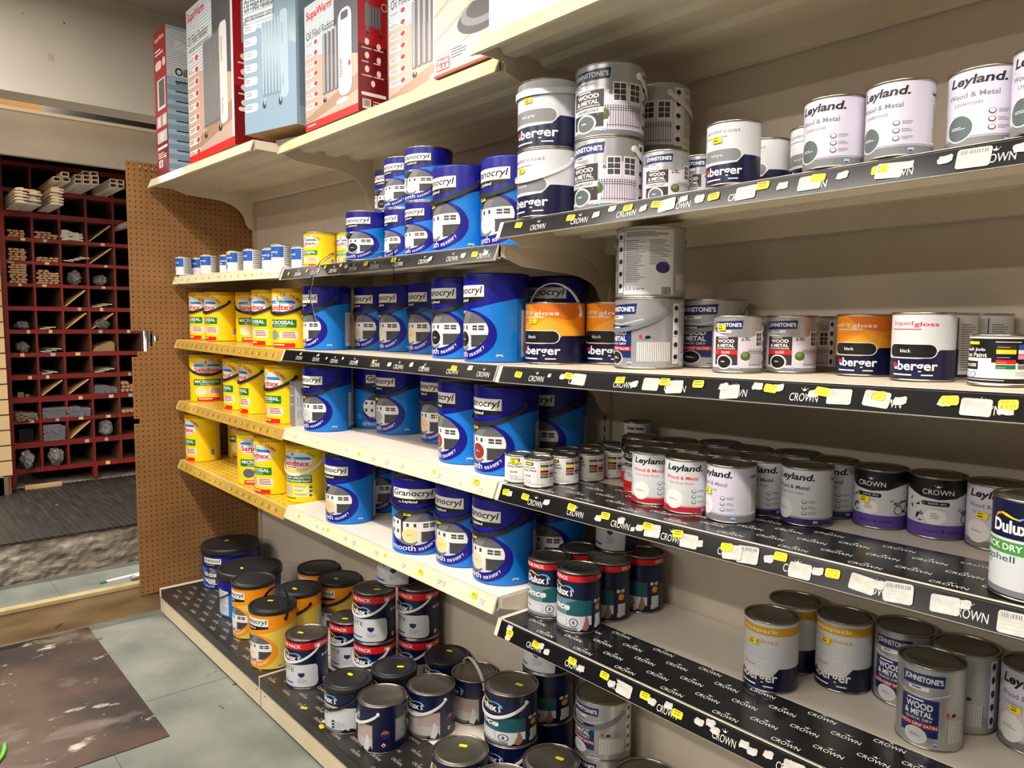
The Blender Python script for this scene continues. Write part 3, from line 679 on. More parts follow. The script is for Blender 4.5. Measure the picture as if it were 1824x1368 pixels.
def place_tin(kind, x, y, z, rot, var, opt, label):
    r, h = DIM[kind]; nm, cat = NAMES.get(kind, ('paint_tin', 'paint tin'))
    t = thing(nm, label, cat, (x, y, z + .0006), math.radians(rot), GROUPS.get(kind))
    ob('body', body_mesh(kind, var), t)
    black = kind in ('G5', 'O5', 'T10') or 'k' in opt
    ob('lid', lid_mesh(kind, black), t)
    hm = {'h': BPLAS, 'k': BPLAS, 'w': WPLAS, 'g': GPLAS}
    zl = h * (.80 if kind in ('G5', 'O5', 'S5', 'US5') else .84)
    big = kind in ('G5', 'O5', 'S5', 'US5', 'T10')
    if 'h' in opt: handle(t, r, zl, h * .22 if big else h * .33, .012 if big else .009, BPLAS)
    elif 'w' in opt: handle(t, r, zl, h * .3, .009 if kind != 'US5' else .012, WPLAS)
    elif 'B' in opt: handle(t, r, zl, h * .28, .012, WPLAS, back=True)
    elif 'g' in opt: handle(t, r, h * .82, h * .28, .010, GPLAS)
    elif 'r' in opt: handle(t, r, h * .86, h * .06, .014, WPLAS)
    elif 'u' in opt: handle(t, r, h * .80, 0, .009, WPLAS, up=r * (1.05 if 's' in opt else .95), lean=.15)
    elif 'U' in opt: handle(t, r, h * .84, 0, .012, BPLAS, up=r * 1.12, lean=-.38)
    elif kind == 'T10': handle(t, r, h * .72, h * .42, .007, BPLAS)
    if 's' in opt:
        if kind in ('G5', 'G25'): p, zz = -8, .52
        elif kind in ('S5',): p, zz = 2, .80
        elif kind.startswith('B'): p, zz = -10, .66
        elif kind == 'J75': p, zz = -12, .74
        elif kind == 'MT': p, zz = 12, .80
        elif kind == 'SJ': p, zz = -45, .70
        elif kind.startswith('L'): p, zz = -16, .47
        else: p, zz = -14, .44
        ob('price_sticker', side_sticker(r, p, h * zz, .020 if r < .06 else .024, .0115), t)
    if 't' in opt:
        zt = h + (.003 if black else -.0024); q = rng.uniform(0, 6.28)
        ob('price_sticker', lid_sticker(zt + (.0 if kind != 'T10' else .0), .4 + rng.uniform(-.3, .3), (r * .3 * math.cos(q), r * .3 * math.sin(q))), t)
    if kind == 'DV' and 't' in opt:                          # embossed name printed on the lid
        a = Art(1, 1); a.text('Dulux', -r * .45, r * .45, -r * .2, r * .16, DGREY, bold=.02)
        b = a.plane(lambda u, v: ((u, v, h - .0029), (0, 0, 1)))
        ob('lid_print', mesh(b, 'lid_print', a.mats), t)
    return t
# ------------------------------------------------------------------ setting
wall_m = noisy('wall_panel_paint', [(.3, (200, 188, 172)), (.7, (210, 198, 182))], 3, 4, .5)
cream_m = noisy('cream_plaster', [(.25, (198, 190, 178)), (.6, (210, 203, 192)), (.8, (190, 181, 168))], 2.2, 8, .7, .05)
ceil_m = noisy('ceiling_board', [(.3, (166, 158, 146)), (.7, (180, 172, 160))], 2, 4, .8)
lino_m = noisy('green_lino', [(.25, (98, 103, 97)), (.5, (124, 129, 121)), (.75, (148, 151, 142))], 3.2, 10, .38, .03)
spotted(lino_m, 9, .66, (66, 66, 58), 3.1); spotted(lino_m, 30, .69, (214, 210, 196), 8.0)
hard_m = noisy('worn_hardboard', [(.3, (36, 31, 30)), (.46, (54, 45, 42)), (.6, (88, 68, 58)), (.75, (72, 58, 52))], 2.0, 9, .42, .05)
spotted(hard_m, 2.6, .56, (128, 118, 108), 1.3, (1, .6, 1), .14); spotted(hard_m, 7, .615, (186, 176, 162), 2.2, (1, .45, 1), .05); spotted(hard_m, 24, .68, (222, 212, 196), 5.0); spotted(hard_m, 7, .70, (140, 60, 44), 9.0, (1, .5, 1), .05)
mat_m = noisy('black_rubber_mat', [(.3, (24, 22, 22)), (.6, (42, 38, 38)), (.8, (70, 64, 62))], 5, 8, .5, .2, (1, 8, 1))
spotted(mat_m, 14, .70, (170, 160, 148), 2.0, (1, 1.8, 1))
conc_m = noisy('crumbling_concrete', [(.3, (92, 82, 74)), (.45, (126, 115, 104)), (.56, (148, 137, 125)), (.68, (182, 172, 160))], 8, 14, .95, .8, (1, 1, 3), 30)
ply_m = noisy('raw_timber', [(.3, (112, 88, 58)), (.55, (148, 120, 84)), (.75, (170, 144, 106))], 3, 8, .6, .04, (1, 1, 5))
spotted(ply_m, 8, .66, (52, 40, 28), 4.0, (1, 1, 2))
nose_m = noisy('step_nosing', [(.3, (150, 134, 92)), (.7, (196, 180, 132))], 6, 6, .4)
peg_m = noisy('hardboard', [(.3, (132, 92, 48)), (.55, (148, 104, 58)), (.8, (160, 116, 68))], 4, 9, .55, .04)
spotted(peg_m, 16, .70, (120, 76, 38), 2.2)
beam_m = noisy('pale_timber', [(.3, (232, 180, 112)), (.7, (248, 204, 140))], 4, 6, .6, 0, (1, .3, 6))
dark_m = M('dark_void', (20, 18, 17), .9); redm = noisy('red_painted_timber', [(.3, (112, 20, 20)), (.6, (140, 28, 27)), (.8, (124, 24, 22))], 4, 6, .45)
ptim_m = noisy('plain_board', [(.3, (96, 70, 50)), (.7, (124, 92, 66))], 5, 6, .7)

bm = bmesh.new(); box(bm, -2.60, 3.2, -7.6, .03, -.05, 0)
floor = struct(ob('floor', mesh(bm, 'floor', lino_m)))
bm = bmesh.new(); box(bm, -5.4, 3.2, -7.6, .03, 3.04, 3.1)
struct(ob('ceiling', mesh(bm, 'ceiling', ceil_m)))
bm = bmesh.new(); box(bm, -2.56, 3.2, .011, .07, 0, 3.04)
for x in (-1.25, 0, 1.25): box(bm, x - .0015, x + .0015, .0102, .012, .1, 3.0, 1)
struct(ob('wall_back', mesh(bm, 'wall_back', [wall_m, M('panel_joint', (120, 106, 88), .8)])))
bm = bmesh.new(); box(bm, 3.2, 3.26, -7.6, .07, 0, 3.04); struct(ob('wall_right', mesh(bm, 'wall_right', M('stocked_aisle_wall', (92, 84, 76), .8))))
bm = bmesh.new(); box(bm, -5.4, 3.26, -7.66, -7.6, -.05, 3.04); struct(ob('wall_front', mesh(bm, 'wall_front', M('stocked_aisle_wall', (92, 84, 76), .8))))
# left: deep plastered lintel, a slot with a timber rail, a lower header board, then the trade room beyond
bm = bmesh.new(); box(bm, -2.92, -2.75, -7.6, .07, 2.517, 3.04)
for y, z in ((-.79, 2.80), (-.98, 2.86), (-.96, 2.84), (-.88, 2.68)): lathe(bm, [(0, 0), (.006, 0)], 8, 1, 0, 0) if False else None
box(bm, -2.7505, -2.749, -.80, -.793, 2.872, 2.879, 1); box(bm, -2.7505, -2.7492, -.965, -.96, 2.875, 2.879, 1); box(bm, -2.7505, -2.7494, -.87, -.845, 2.69, 2.72, 2)
struct(ob('wall_left', mesh(bm, 'wall_left', [cream_m, M('nail_head', (110, 96, 80), .6), M('old_plaster_chip', (192, 182, 166), .8)])))
bm = bmesh.new(); box(bm, -3.24, -3.2, -4.2, .07, 2.312, 2.535); box(bm, -3.26, -3.19, -4.2, .07, 2.535, 2.552, 1)
struct(ob('trim_1', mesh(bm, 'trim_1', [noisy('grey_header_board', [(.3, (176, 164, 150)), (.7, (190, 178, 162))], 3, 6, .7), M('header_edge', (220, 208, 180), .5)])))
bm = bmesh.new(); box(bm, -3.42, -3.35, -4.2, -.80, 2.545, 2.70); struct(ob('trim_2', mesh(bm, 'trim_2', beam_m)))
bm = bmesh.new(); box(bm, -3.9, -3.86, -4.2, .07, 2.45, 3.03); box(bm, -3.9, -3.0, .03, .07, 2.3, 3.03); struct(ob('void_shade_sheet', mesh(bm, 'void_shade_sheet', dark_m)))  # near-black sheets stand in for the shade of the void behind the slot
bm = bmesh.new(); box(bm, -2.60, -2.54, -.02, .07, 0, 3.04); box(bm, -5.4, -2.60, .07, .13, 0, 3.04); struct(ob('wall_left_return', mesh(bm, 'wall_left_return', cream_m)))
bm = bmesh.new(); box(bm, -5.46, -5.4, -4.2, .13, 0, 3.04); struct(ob('wall_far', mesh(bm, 'wall_far', M('trade_room_wall', (70, 62, 54), .8))))
# two steps up to the trade room
bm = bmesh.new(); box(bm, -2.580, -2.556, -4.2, .0, 0, .142); struct(ob('trim_4', mesh(bm, 'trim_4', ply_m)))
for y0 in (-.955, -.93, -.81, -.775):
    pass
bm = bmesh.new(); box(bm, -3.02, -2.585, -4.2, .07, .10, .150)
for y in (-.93, -1.75, -.12): box(bm, -3.0, -2.603, y - .0015, y + .0015, .1502, .1506, 1)
struct(ob('floor_step', mesh(bm, 'floor_step', [lino_m, M('lino_joint', (84, 84, 74), .7)])))
bm = bmesh.new(); box(bm, -2.60, -2.550, -4.2, .0, .142, .1585); struct(ob('trim_5', mesh(bm, 'trim_5', nose_m)))
bm = bmesh.new()
nx, nz = 260, 24; grid = []
for i in range(nx + 1):
    row = []
    for k in range(nz + 1):
        y = -2.4 + 2.4 * i / nx; z = .148 + .212 * k / nz
        p = Vector((0, y * 9, z * 12)); d = noise.noise(p) * .014 + noise.noise(p * 2.7) * .014 + noise.noise(p * 6) * .009
        bulge = .035 * (1 - abs(k / nz - .25) * 1.1) if k < nz else 0
        row.append(bm.verts.new((-2.985 + d * (1 if k < nz - 1 else .3) + bulge * .6, y, z)))
    grid.append(row)
for i in range(nx):
    for k in range(nz): bm.faces.new((grid[i][k], grid[i + 1][k], grid[i + 1][k + 1], grid[i][k + 1])).smooth = True
struct(ob('trim_6', mesh(bm, 'trim_6', conc_m)))
bm = bmesh.new(); box(bm, -5.4, -2.99, -4.2, .07, .30, .352); struct(ob('floor_trade_room', mesh(bm, 'floor_trade_room', conc_m)))
bm = bmesh.new(); box(bm, -4.38, -2.965, -2.6, .02, .353, .360)
k = -2.59
while k < .01: box(bm, -4.38, -2.966, k, k + .012, .3601, .3625); k += .03
tag(ob('rubber_mat', mesh(bm, 'rubber_mat', mat_m)), 'dusty black ribbed rubber mat on the upper floor by the red rack', 'mat')
bm = bmesh.new(); box(bm, -2.53, -1.285, -2.3, -.842, .0008, .004)
tag(ob('hardboard_sheet', mesh(bm, 'hardboard_sheet', hard_m)), 'worn brown hardboard sheet with paint smears covering the green floor', 'floor board')
bm = bmesh.new(); box(bm, -1.28, 3.1, -1.022, -1.019, .0002, .0006); box(bm, -1.6, -1.597, -.835, -.5, .0002, .0006)
struct(ob('trim_7', mesh(bm, 'trim_7', M('floor_seam', (84, 88, 80), .7))))
# small litter on the lower step
bm = bmesh.new(); box(bm, -.16, .16, -.011, .011, 0, .006); box(bm, -.19, -.16, -.011, .011, 0, .0062, 1)
o = ob('price_strip', mesh(bm, 'price_strip', [M('strip_card', (236, 234, 222), .5), M('strip_green', (50, 120, 70), .5)])); o.location = (-2.72, -.56, .1506); o.rotation_euler = (0, 0, math.radians(97))
tag(o, 'white shelf label strip with a green end lying on the lower step', 'label strip')
bm = bmesh.new(); lathe(bm, [(0, 0), (.012, 0), (.012, .12), (0, .12)], 14)
o = ob('striped_tube', mesh(bm, 'striped_tube', M('striped_foil', (150, 148, 144), .3, .4))); o.location = (-2.645, -.62, .163); o.rotation_euler = (math.radians(90), 0, math.radians(185))
tag(o, 'short silver foil packet beside the label strip on the lower step', 'packet')
# green strap on the floor in the corner of the frame
bm = bmesh.new(); tube(bm, [(-1.585, -1.292, .008), (-1.545, -1.298, .009), (-1.505, -1.309, .010), (-1.475, -1.326, .010), (-1.455, -1.35, .009), (-1.45, -1.38, .008)], .007, 10)
tag(ob('green_strap', mesh(bm, 'green_strap', M('bright_green_webbing', (110, 196, 72), .5))), 'bright green strap curling on the brown floor board at the lower left corner', 'strap')

# ------------------------------------------------------------------ pegboard end panel (modelled blind holes, their shade painted dark inside)
def pegboard():
    t = thing('pegboard_panel', 'brown perforated hardboard end panel with a torn notch in its free edge', 'pegboard', (-2.535, -.30, .10))
    bm = bmesh.new(); p = .0254; ny, nzz = 24, 84; y0, z0 = -.605, .10; rad = .0032
    notch = [(-.62, 1.395), (-.605, 1.425), (-.52, 1.425), (-.49, 1.40), (-.475, 1.388), (-.50, 1.368), (-.53, 1.335), (-.57, 1.318), (-.585, 1.293), (-.62, 1.28)]
    def inside(y, z):
        c = False; n = len(notch)
        for i in range(n):
            (a, b), (d, e) = notch[i], notch[(i + 1) % n]
            if (b > z) != (e > z) and y < (d - a) * (z - b) / (e - b) + a: c = not c
        return c or (y < -.575 and .955 < z < .985)
    solid = [[not inside(y0 + (j + .5) * p, z0 + (k + .5) * p) for k in range(nzz)] for j in range(ny)]
    V = {}
    def v(x, y, z):
        key = (round(x, 5), round(y, 5), round(z, 5))
        if key not in V: V[key] = bm.verts.new((x, y + .30, z - .10))
        return V[key]
    for j in range(ny):
        for k in range(nzz):
            if not solid[j][k]: continue
            ya, yb, za, zb = y0 + j * p, y0 + (j + 1) * p, z0 + k * p, z0 + (k + 1) * p
            cy, cz = (ya + yb) / 2, (za + zb) / 2
            sq = [(yb, cz), (yb, zb), (cy, zb), (ya, zb), (ya, cz), (ya, za), (cy, za), (yb, za)]
            ci = [(cy + rad * math.cos(math.pi / 4 * q), cz + rad * math.sin(math.pi / 4 * q)) for q in range(8)]
            hole = True
            for q in range(8):
                q2 = (q + 1) % 8
                bm.faces.new((v(.0, *sq[q]), v(.0, *sq[q2]), v(.0, *ci[q2]), v(.0, *ci[q])))
                f = bm.faces.new((v(.0, *ci[q]), v(.0, *ci[q2]), v(-.006, *ci[q2]), v(-.006, *ci[q]))); f.material_index = 1
            f = bm.faces.new([v(-.006, *c) for c in ci]); f.material_index = 1
            b4 = [v(-.0062, ya, za), v(-.0062, ya, zb), v(-.0062, yb, zb), v(-.0062, yb, za)]
            bm.faces.new(b4)
            for dj, dk, e in ((-1, 0, ((ya, za), (ya, zb))), (1, 0, ((yb, zb), (yb, za))), (0, -1, ((yb, za), (ya, za))), (0, 1, ((ya, zb), (yb, zb)))):
                J, K = j + dj, k + dk
                if not (0 <= J < ny and 0 <= K < nzz and solid[J][K]):
                    f = bm.faces.new((v(.0, *e[0]), v(.0, *e[1]), v(-.0062, *e[1]), v(-.0062, *e[0])))
    ob('board', mesh(bm, 'board', [peg_m, M('peg_hole_shade', (26, 17, 10), .95)]), t)
    for y, z in ((-.545, 2.205), (-.518, 2.20), (-.488, 2.198)):
        b = bmesh.new(); tube(b, [(.0, y + .30, z - .10), (.012, y + .30, z - .098), (.013, y + .30, z - .088)], .0025, 6)
        ob('peg_pin', mesh(b, 'peg_pin', M('peg_brass', (214, 198, 160), .3, .6)), t)
pegboard()
for y in (-.515, -.465):
    bm = bmesh.new(); lathe(bm, [(0, 0), (.019, 0), (.019, 1.95), (0, 1.95)], 18)
    o = ob('chrome_post', mesh(bm, 'chrome_post', M('chrome', (190, 196, 202), .18, 1.0), True)); o.location = (-2.63, y, .151)
    tag(o, 'bright chrome post seen through the torn notch, ' + ('the left one' if y < -.5 else 'the right one'), 'post', 'chrome posts behind the pegboard')

# ------------------------------------------------------------------ gondola shelves
shelf_m = noisy('shelf_enamel', [(.3, (214, 200, 178)), (.7, (224, 212, 192))], 3, 5, .42)
shelf_w = noisy('shelf_deck_enamel', [(.3, (226, 216, 202)), (.7, (236, 228, 216))], 5, 6, .4)
spotted(shelf_w, 26, .70, (196, 182, 160), 4.0)
ticket_m = noisy('yellowed_ticket_strip', [(.3, (218, 208, 150)), (.6, (230, 222, 172)), (.8, (204, 190, 128))], 7, 8, .3, 0, (1, 1, 1))
cream_t = noisy('cream_ticket_strip', [(.3, (222, 212, 176)), (.7, (232, 224, 192))], 7, 6, .32)
gold_m = noisy('gold_liner', [(.3, (186, 146, 52)), (.7, (202, 162, 66))], 5, 6, .3); gold_deck = noisy('gold_deck_liner', [(.3, (222, 176, 44)), (.7, (234, 190, 60))], 5, 6, .25)
blk_m = noisy('black_liner', [(.3, (17, 17, 19)), (.6, (24, 24, 26)), (.85, (40, 40, 42))], 4, 8, .16)
blk_w = noisy('worn_black_liner', [(.3, (30, 28, 27)), (.55, (44, 41, 39)), (.8, (70, 66, 62))], 4.5, 9, .34)
PRT = M('liner_print', (206, 204, 198), .4); PRT2 = M('crest_print', (120, 96, 66), .5); PRT3 = M('worn_liner_print', (176, 170, 162), .5)
STW = noisy('torn_label_paper', [(.3, (168, 164, 158)), (.55, (196, 192, 186)), (.75, (214, 210, 204))], 60, 5, .7)
upr_m = M('slotted_upright', (196, 180, 154), .5)
for i, x in enumerate((-2.5, -1.25, 0.0, 1.25)):
    bm = bmesh.new(); box(bm, x - .012, x + .012, -.004, .0105, .13, 2.9)
    z = .5
    while z < 2.85: box(bm, x - .006, x - .002, -.0044, -.0035, z, z + .018, 1); z += .03
    o = tag(ob('shelf_upright', mesh(bm, 'shelf_upright', [upr_m, dark_m])), ('slotted steel upright at the pegboard end of the shelving', 'slotted steel upright behind the joint of the yellow and blue tub shelves', 'slotted steel upright behind the joint left of the silver tins', 'slotted steel upright at the right end of the shelving')[i], 'shelf upright', 'slotted shelf uprights')

def sticker(kind, wd, ht, price=None, seed=0):
    """a price label: yellow gun label or a torn white one"""
    key = ('lab', kind, round(wd, 3), round(ht, 3), price, seed)
    if key in _MISC: return _MISC[key]
    a = Art(1, 1); r = random.Random(seed + 11)
    if kind == 'y':
        a.poly([(-.5 * wd, -.3 * ht), (-.42 * wd, -.5 * ht), (.42 * wd, -.5 * ht), (.5 * wd, -.3 * ht), (.5 * wd, .3 * ht), (.42 * wd, .5 * ht), (-.42 * wd, .5 * ht), (-.5 * wd, .3 * ht)], STKY)
        if price:
            a.text('COUNTY DIY', -.36 * wd, .36 * wd, .16 * ht, .38 * ht, STKP, bold=.02); a.text(price, -.36 * wd, .36 * wd, -.36 * ht, .06 * ht, STKP, space=1.25)
        else: a.lines(-.36 * wd, .36 * wd, .16 * ht, .36 * ht, 1, STKP, .7, seed); a.lines(-.34 * wd, .34 * wd, -.32 * ht, .02 * ht, 1, STKP, .35, seed)
    elif kind == 'w':
        pts = []
        for k in range(14):
            an = 2 * math.pi * k / 14; rr = r.uniform(.72, 1.05); pts.append((.5 * wd * rr * max(-1, min(1, 1.25 * math.cos(an))), .5 * ht * rr * max(-1, min(1, 1.25 * math.sin(an)))))
        a.poly(pts, STW)
    else:
        a.rrect(-.5 * wd, .5 * wd, -.5 * ht, .5 * ht, STW, .14)
        if kind == 'b': a.barcode(-.4 * wd, .4 * wd, .22 * ht, .42 * ht, MGREY); a.lines(-.42 * wd, .4 * wd, -.4 * ht, .1 * ht, 3, M('faded_ink', (188, 184, 178), .7), .3, seed)
    bm = bmesh.new(); b = a.plane(lambda u, v: ((u, -.0003, v), (0, -1, 0)), .00018); join_bm(bm, b)
    me = mesh(bm, 'price_label', a.mats); _MISC[key] = me
    return me
SHZ = {'A1': (-2.5, .637, .608), 'B1': (-1.25, .608, .602), 'C0': (0, .62, .618), 'A2': (-2.5, .18, .161), 'B2': (-1.25, .153, .153), 'C1': (0, .204, .217),
       'A3': (-2.5, -.134, -.149), 'B3': (-1.25, -.145, -.146), 'C2': (0, -.147, -.131), 'A4': (-2.5, -.441, -.447), 'B4': (-1.25, -.44, -.442), 'C3': (0, -.443, -.429),
       'A5': (-2.5, -.741, -.752), 'B5': (-1.25, -.741, -.742), 'C4': (0, -.793, -.793)}
def shelf(key, label, depth, strip, liner=None, stickers=(), deck=None, xl=0.0, xr=1.25):
    x0, za, zb = SHZ[key]; L = 1.25
    t = thing('shelf', label, 'shelf', (x0, 0, 1.47 + za), 0, 'steel gondola shelves')
    t.rotation_euler = (0, -math.atan((zb - za) / L), 0)
    H = .042; D = depth
    bm = bmesh.new(); a_, b_ = .003 + xl, xr - .003
    box(bm, a_, b_, -D + .016, .004, H - .004, H)
    box(bm, a_, b_, -D + .016, -D + .020, .006, H - .004)
    for x in (a_, b_ - .003): box(bm, x, x + .003, -D + .016, -.002, .010, H - .004)
    for k in range(3):
        y = -D + .085 + (D - .12) * k / 3.0; prism(bm, [(y, H - .004), (y + .012, H - .018), (y + .048, H - .018), (y + .06, H - .004)], 'x', a_ + .004, b_ - .004)
    box(bm, a_, b_, -.022, .004, -.012, H - .004)
    ob('deck', mesh(bm, 'deck', deck or shelf_m), t)
    for side in (0, 1):
        bm = bmesh.new(); q = min(D - .03, .40); dp = .105 if key[1] in '10' and key != 'C1' else .055
        pts = [(.002, H - .006), (-q, H - .006), (-q, .008), (-q + .06, -.010)]
        for k in range(9):
            an = k / 8 * math.pi / 2; pts.append((-q * .52 + (q * .52 - .045) * math.sin(an), -.018 - dp * (1 - math.cos(an))))
        pts += [(-.022, -.047 - dp), (.002, -.051 - dp)]
        xx = .0005 if side == 0 else L - .0030
        prism(bm, pts, 'x', xx, xx + .0025); ob('bracket', mesh(bm, 'bracket', shelf_m), t)
    # ticket strip, leaning back at the top
    def face(u, v): f_ = v / H; return ((u, -D - .0028 + .0168 * f_, v), (0, -.93, .36))
    bm = bmesh.new(); prism(bm, [(-D, 0), (-D - .0015, .002), (-D + .0145, H), (-D + .018, H), (-D + .004, .0)], 'x', a_, b_)
    smat = {'crown': blk_m, 'gold': gold_m, 'ticket': ticket_m, 'cream': cream_t}[strip]
    a = Art(1, 1)
    s0, s1 = a_ + .014, b_ - .002
    a.rect(s0, s1, .001, H - .001, smat)
    if strip == 'crown':
        a.rect(s0, s1, H - .0042, H - .0034, M('strip_edge_dark', (54, 54, 56), .3)); a.rect(s0, s1, .0012, .0022, M('strip_edge', (150, 144, 132), .4))
        for k in range(10):
            c = .016 + .1315 * k
            if c - .027 < s0 or c + .027 > s1: continue
            a.text('CROWN', c - .025, c + .025, .0095, .0225, PRT); crown(a, c - .001, .0275, .0055, .0055, PRT)
    elif strip == 'gold':
        for k in range(18):
            c = .05 + .066 * k
            if c < s1 - .02: a.ell(c, .020, .008, .0085, PRT2, 14); a.lines(c - .006, c + .006, .015, .025, 3, M('crest_light', (190, 158, 96), .5), .3, k)
    elif strip in ('ticket', 'cream'): a.rect(s0, s1, H - .006, H - .005, M('strip_lip', (200, 192, 160), .4)); a.rect(s0, s1, .004, .005, M('strip_lip', (200, 192, 160), .4))
    b = a.plane(face)
    me_mats = [shelf_m] + a.mats; join_bm(bm, b, 1)
    ob('price_strip', mesh(bm, 'price_strip', me_mats), t)
    if liner:
        kind, d0 = liner
        a = Art(1, 1); bm = bmesh.new()
        if kind == 'crown':
            box(bm, a_ + .016, b_, -D + .019, -d0, H, H + .0009)
            rows = int((D - d0 - .01) / .034)
            for q in range(rows):
                for k in range(11):
                    c = .03 + .125 * k + (.062 if q % 2 else 0); v0 = -D + .028 + q * .034
                    if c - .03 > .012 and c + .03 < b_: a.text('CROWN', c - .027, c + .027, v0, v0 + .0115, PRT); crown(a, c, v0 + .0165, .006, .0052, PRT)
            mt = blk_m
        else:
            box(bm, a_ + .002, b_, -D + .019, -d0, H, H + .0009); mt = gold_deck
            for q in range(int((D - d0) / .03)):
                for k in range(24):
                    c = .03 + .05 * k + (.025 if q % 2 else 0)
                    if c + .012 < b_: a.ell(c, -D + .034 + q * .03, .011, .006, M('crest_deck', (176, 140, 60), .4), 10)
        b = a.plane(lambda u, v: ((u, v, H + .0009), (0, 0, 1)))
        join_bm(bm, b, 1); ob('deck_liner', mesh(bm, 'deck_liner', [mt] + a.mats), t)
    for i, st in enumerate(stickers):
        kd, x, v = st[0], st[1] - x0, st[2]
        price = st[3] if len(st) > 3 else None
        wd, ht = {'y': (.0245, .0145), 'w': (.022, .015), 'L': (.040, .026), 'b': (.044, .031), 'd': (.012, .011), 'e': (.012, .010)}[kd]
        me = sticker({'d': 'y', 'e': 'w'}.get(kd, kd), wd, ht, price, i % 4 if kd in 'we' else 0)
        o = ob('price_label', me, t); p, nr = face(x, v * H)
        o.location = (p[0], p[1] - .0012 - (.0004 if kd in 'yd' else 0), p[2]); o.rotation_euler = (-math.atan(.0165 / H), 0, math.radians(0)); o.rotation_euler[1] = rng.uniform(-.12, .12)
    return t
ST = {}
ST['C1'] = [('w', 0.327, 0.55), ('w', 0.37, 0.75), ('w', 0.454, 0.5), ('L', 0.512, 0.5), ('w', 0.549, 0.65), ('w', 0.586, 0.6), ('w', 0.587, 0.5), ('L', 0.683, 0.5), ('w', 0.752, 0.55), ('L', 0.801, 0.5), ('w', 0.854, 0.6), ('L', 0.927, 0.5), ('w', 0.951, 0.6), ('w', 1.004, 0.6), ('b', 1.041, 0.5), ('w', 1.098, 0.6), ('y', 0.079, 0.65), ('y', 0.252, 0.6), ('y', 0.413, 0.65), ('y', 0.486, 0.6), ('y', 0.617, 0.55), ('y', 0.714, 0.7), ('y', 0.814, 0.65, '£16.90'), ('y', 0.912, 0.6, '£16.90')]
ST['C2'] = [('e', 0.19, 0.6), ('w', 0.234, 0.6), ('L', 0.284, 0.5), ('w', 0.442, 0.45), ('L', 0.483, 0.5), ('L', 0.541, 0.45), ('w', 0.649, 0.6), ('L', 0.664, 0.4), ('w', 0.717, 0.7), ('w', 0.757, 0.7), ('w', 0.821, 0.55), ('L', 0.865, 0.5), ('L', 0.924, 0.5), ('w', 0.959, 0.5), ('w', 1.021, 0.55), ('L', 1.062, 0.45), ('w', 1.099, 0.4), ('y', 0.084, 0.55), ('y', 0.251, 0.65), ('y', 0.402, 0.6), ('y', 0.516, 0.65), ('y', 0.594, 0.65), ('y', 0.743, 0.65, '£15.90'), ('y', 0.836, 0.65, '£15.90'), ('y', 0.924, 0.62, '£15.95'), ('y', 1.027, 0.62, '£ 6.50'), ('y', 1.101, 0.6, '£ 6.50')]
ST['C3'] = [('w', 0.053, 0.55), ('w', 0.185, 0.6), ('w', 0.349, 0.45), ('w', 0.412, 0.6), ('e', 0.446, 0.35), ('w', 0.463, 0.5), ('L', 0.495, 0.5), ('L', 0.584, 0.45), ('w', 0.606, 0.45), ('L', 0.679, 0.45), ('b', 0.71, 0.5), ('w', 0.752, 0.55), ('L', 0.811, 0.4), ('w', 0.841, 0.55), ('L', 0.915, 0.5), ('w', 0.94, 0.6), ('b', 0.97, 0.5), ('L', 1.036, 0.5), ('w', 1.06, 0.65), ('b', 1.126, 0.45), ('y', 0.04, 0.6), ('y', 0.111, 0.6), ('y', 0.266, 0.65), ('y', 0.367, 0.65), ('y', 0.482, 0.65), ('y', 0.556, 0.65), ('y', 0.666, 0.6, '£10.95'), ('y', 0.772, 0.75, '£12.95'), ('y', 0.866, 0.6, '£12.95')]
ST['C4'] = [('w', 0.054, 0.75), ('w', 0.057, 0.25), ('w', 0.192, 0.45), ('w', 0.171, 0.6), ('w', 0.304, 0.45), ('w', 0.395, 0.45), ('L', 0.43, 0.45), ('w', 0.504, 0.5), ('w', 0.543, 0.65), ('w', 0.617, 0.6), ('w', 0.653, 0.55), ('w', 0.641, 0.75), ('w', 0.715, 0.55), ('w', 0.733, 0.45), ('w', 0.763, 0.6), ('L', 0.813, 0.5), ('y', 0.059, 0.5), ('y', 0.154, 0.55), ('y', 0.275, 0.6), ('y', 0.372, 0.65), ('y', 0.484, 0.6), ('y', 0.567, 0.5), ('y', 0.833, 0.5)]
ST['B2'] = [('w', -0.946, 0.5), ('w', -0.751, 0.6), ('w', -0.284, 0.5), ('w', -0.134, 0.5), ('w', -0.042, 0.5), ('d', -1.176, 0.5), ('d', -1.031, 0.6), ('d', -0.901, 0.75), ('d', -0.792, 0.75), ('y', -0.629, 0.65), ('y', -0.473, 0.7), ('y', -0.086, 0.5)]
ST['B3'] = [('e', -1.095, 0.75), ('e', -0.959, 0.75), ('e', -0.894, 0.55), ('e', -0.784, 0.65), ('e', -0.689, 0.5), ('w', -0.495, 0.5), ('w', -0.38, 0.6), ('e', -0.318, 0.5), ('w', -0.108, 0.7), ('d', -0.589, 0.6), ('y', -0.176, 0.6)]
ST['A2'] = [('e', -2.277, 0.3), ('e', -2.077, 0.5), ('e', -1.894, 0.55), ('e', -1.807, 0.5), ('e', -1.466, 0.4), ('e', -1.323, 0.4), ('d', -2.469, 0.5), ('d', -2.359, 0.5), ('d', -2.269, 0.5), ('d', -2.167, 0.5), ('d', -1.998, 0.5), ('d', -1.867, 0.5), ('d', -1.737, 0.5), ('d', -1.657, 0.5), ('d', -1.585, 0.5), ('d', -1.511, 0.5), ('d', -1.428, 0.5), ('d', -1.351, 0.5), ('d', -1.267, 0.5)]
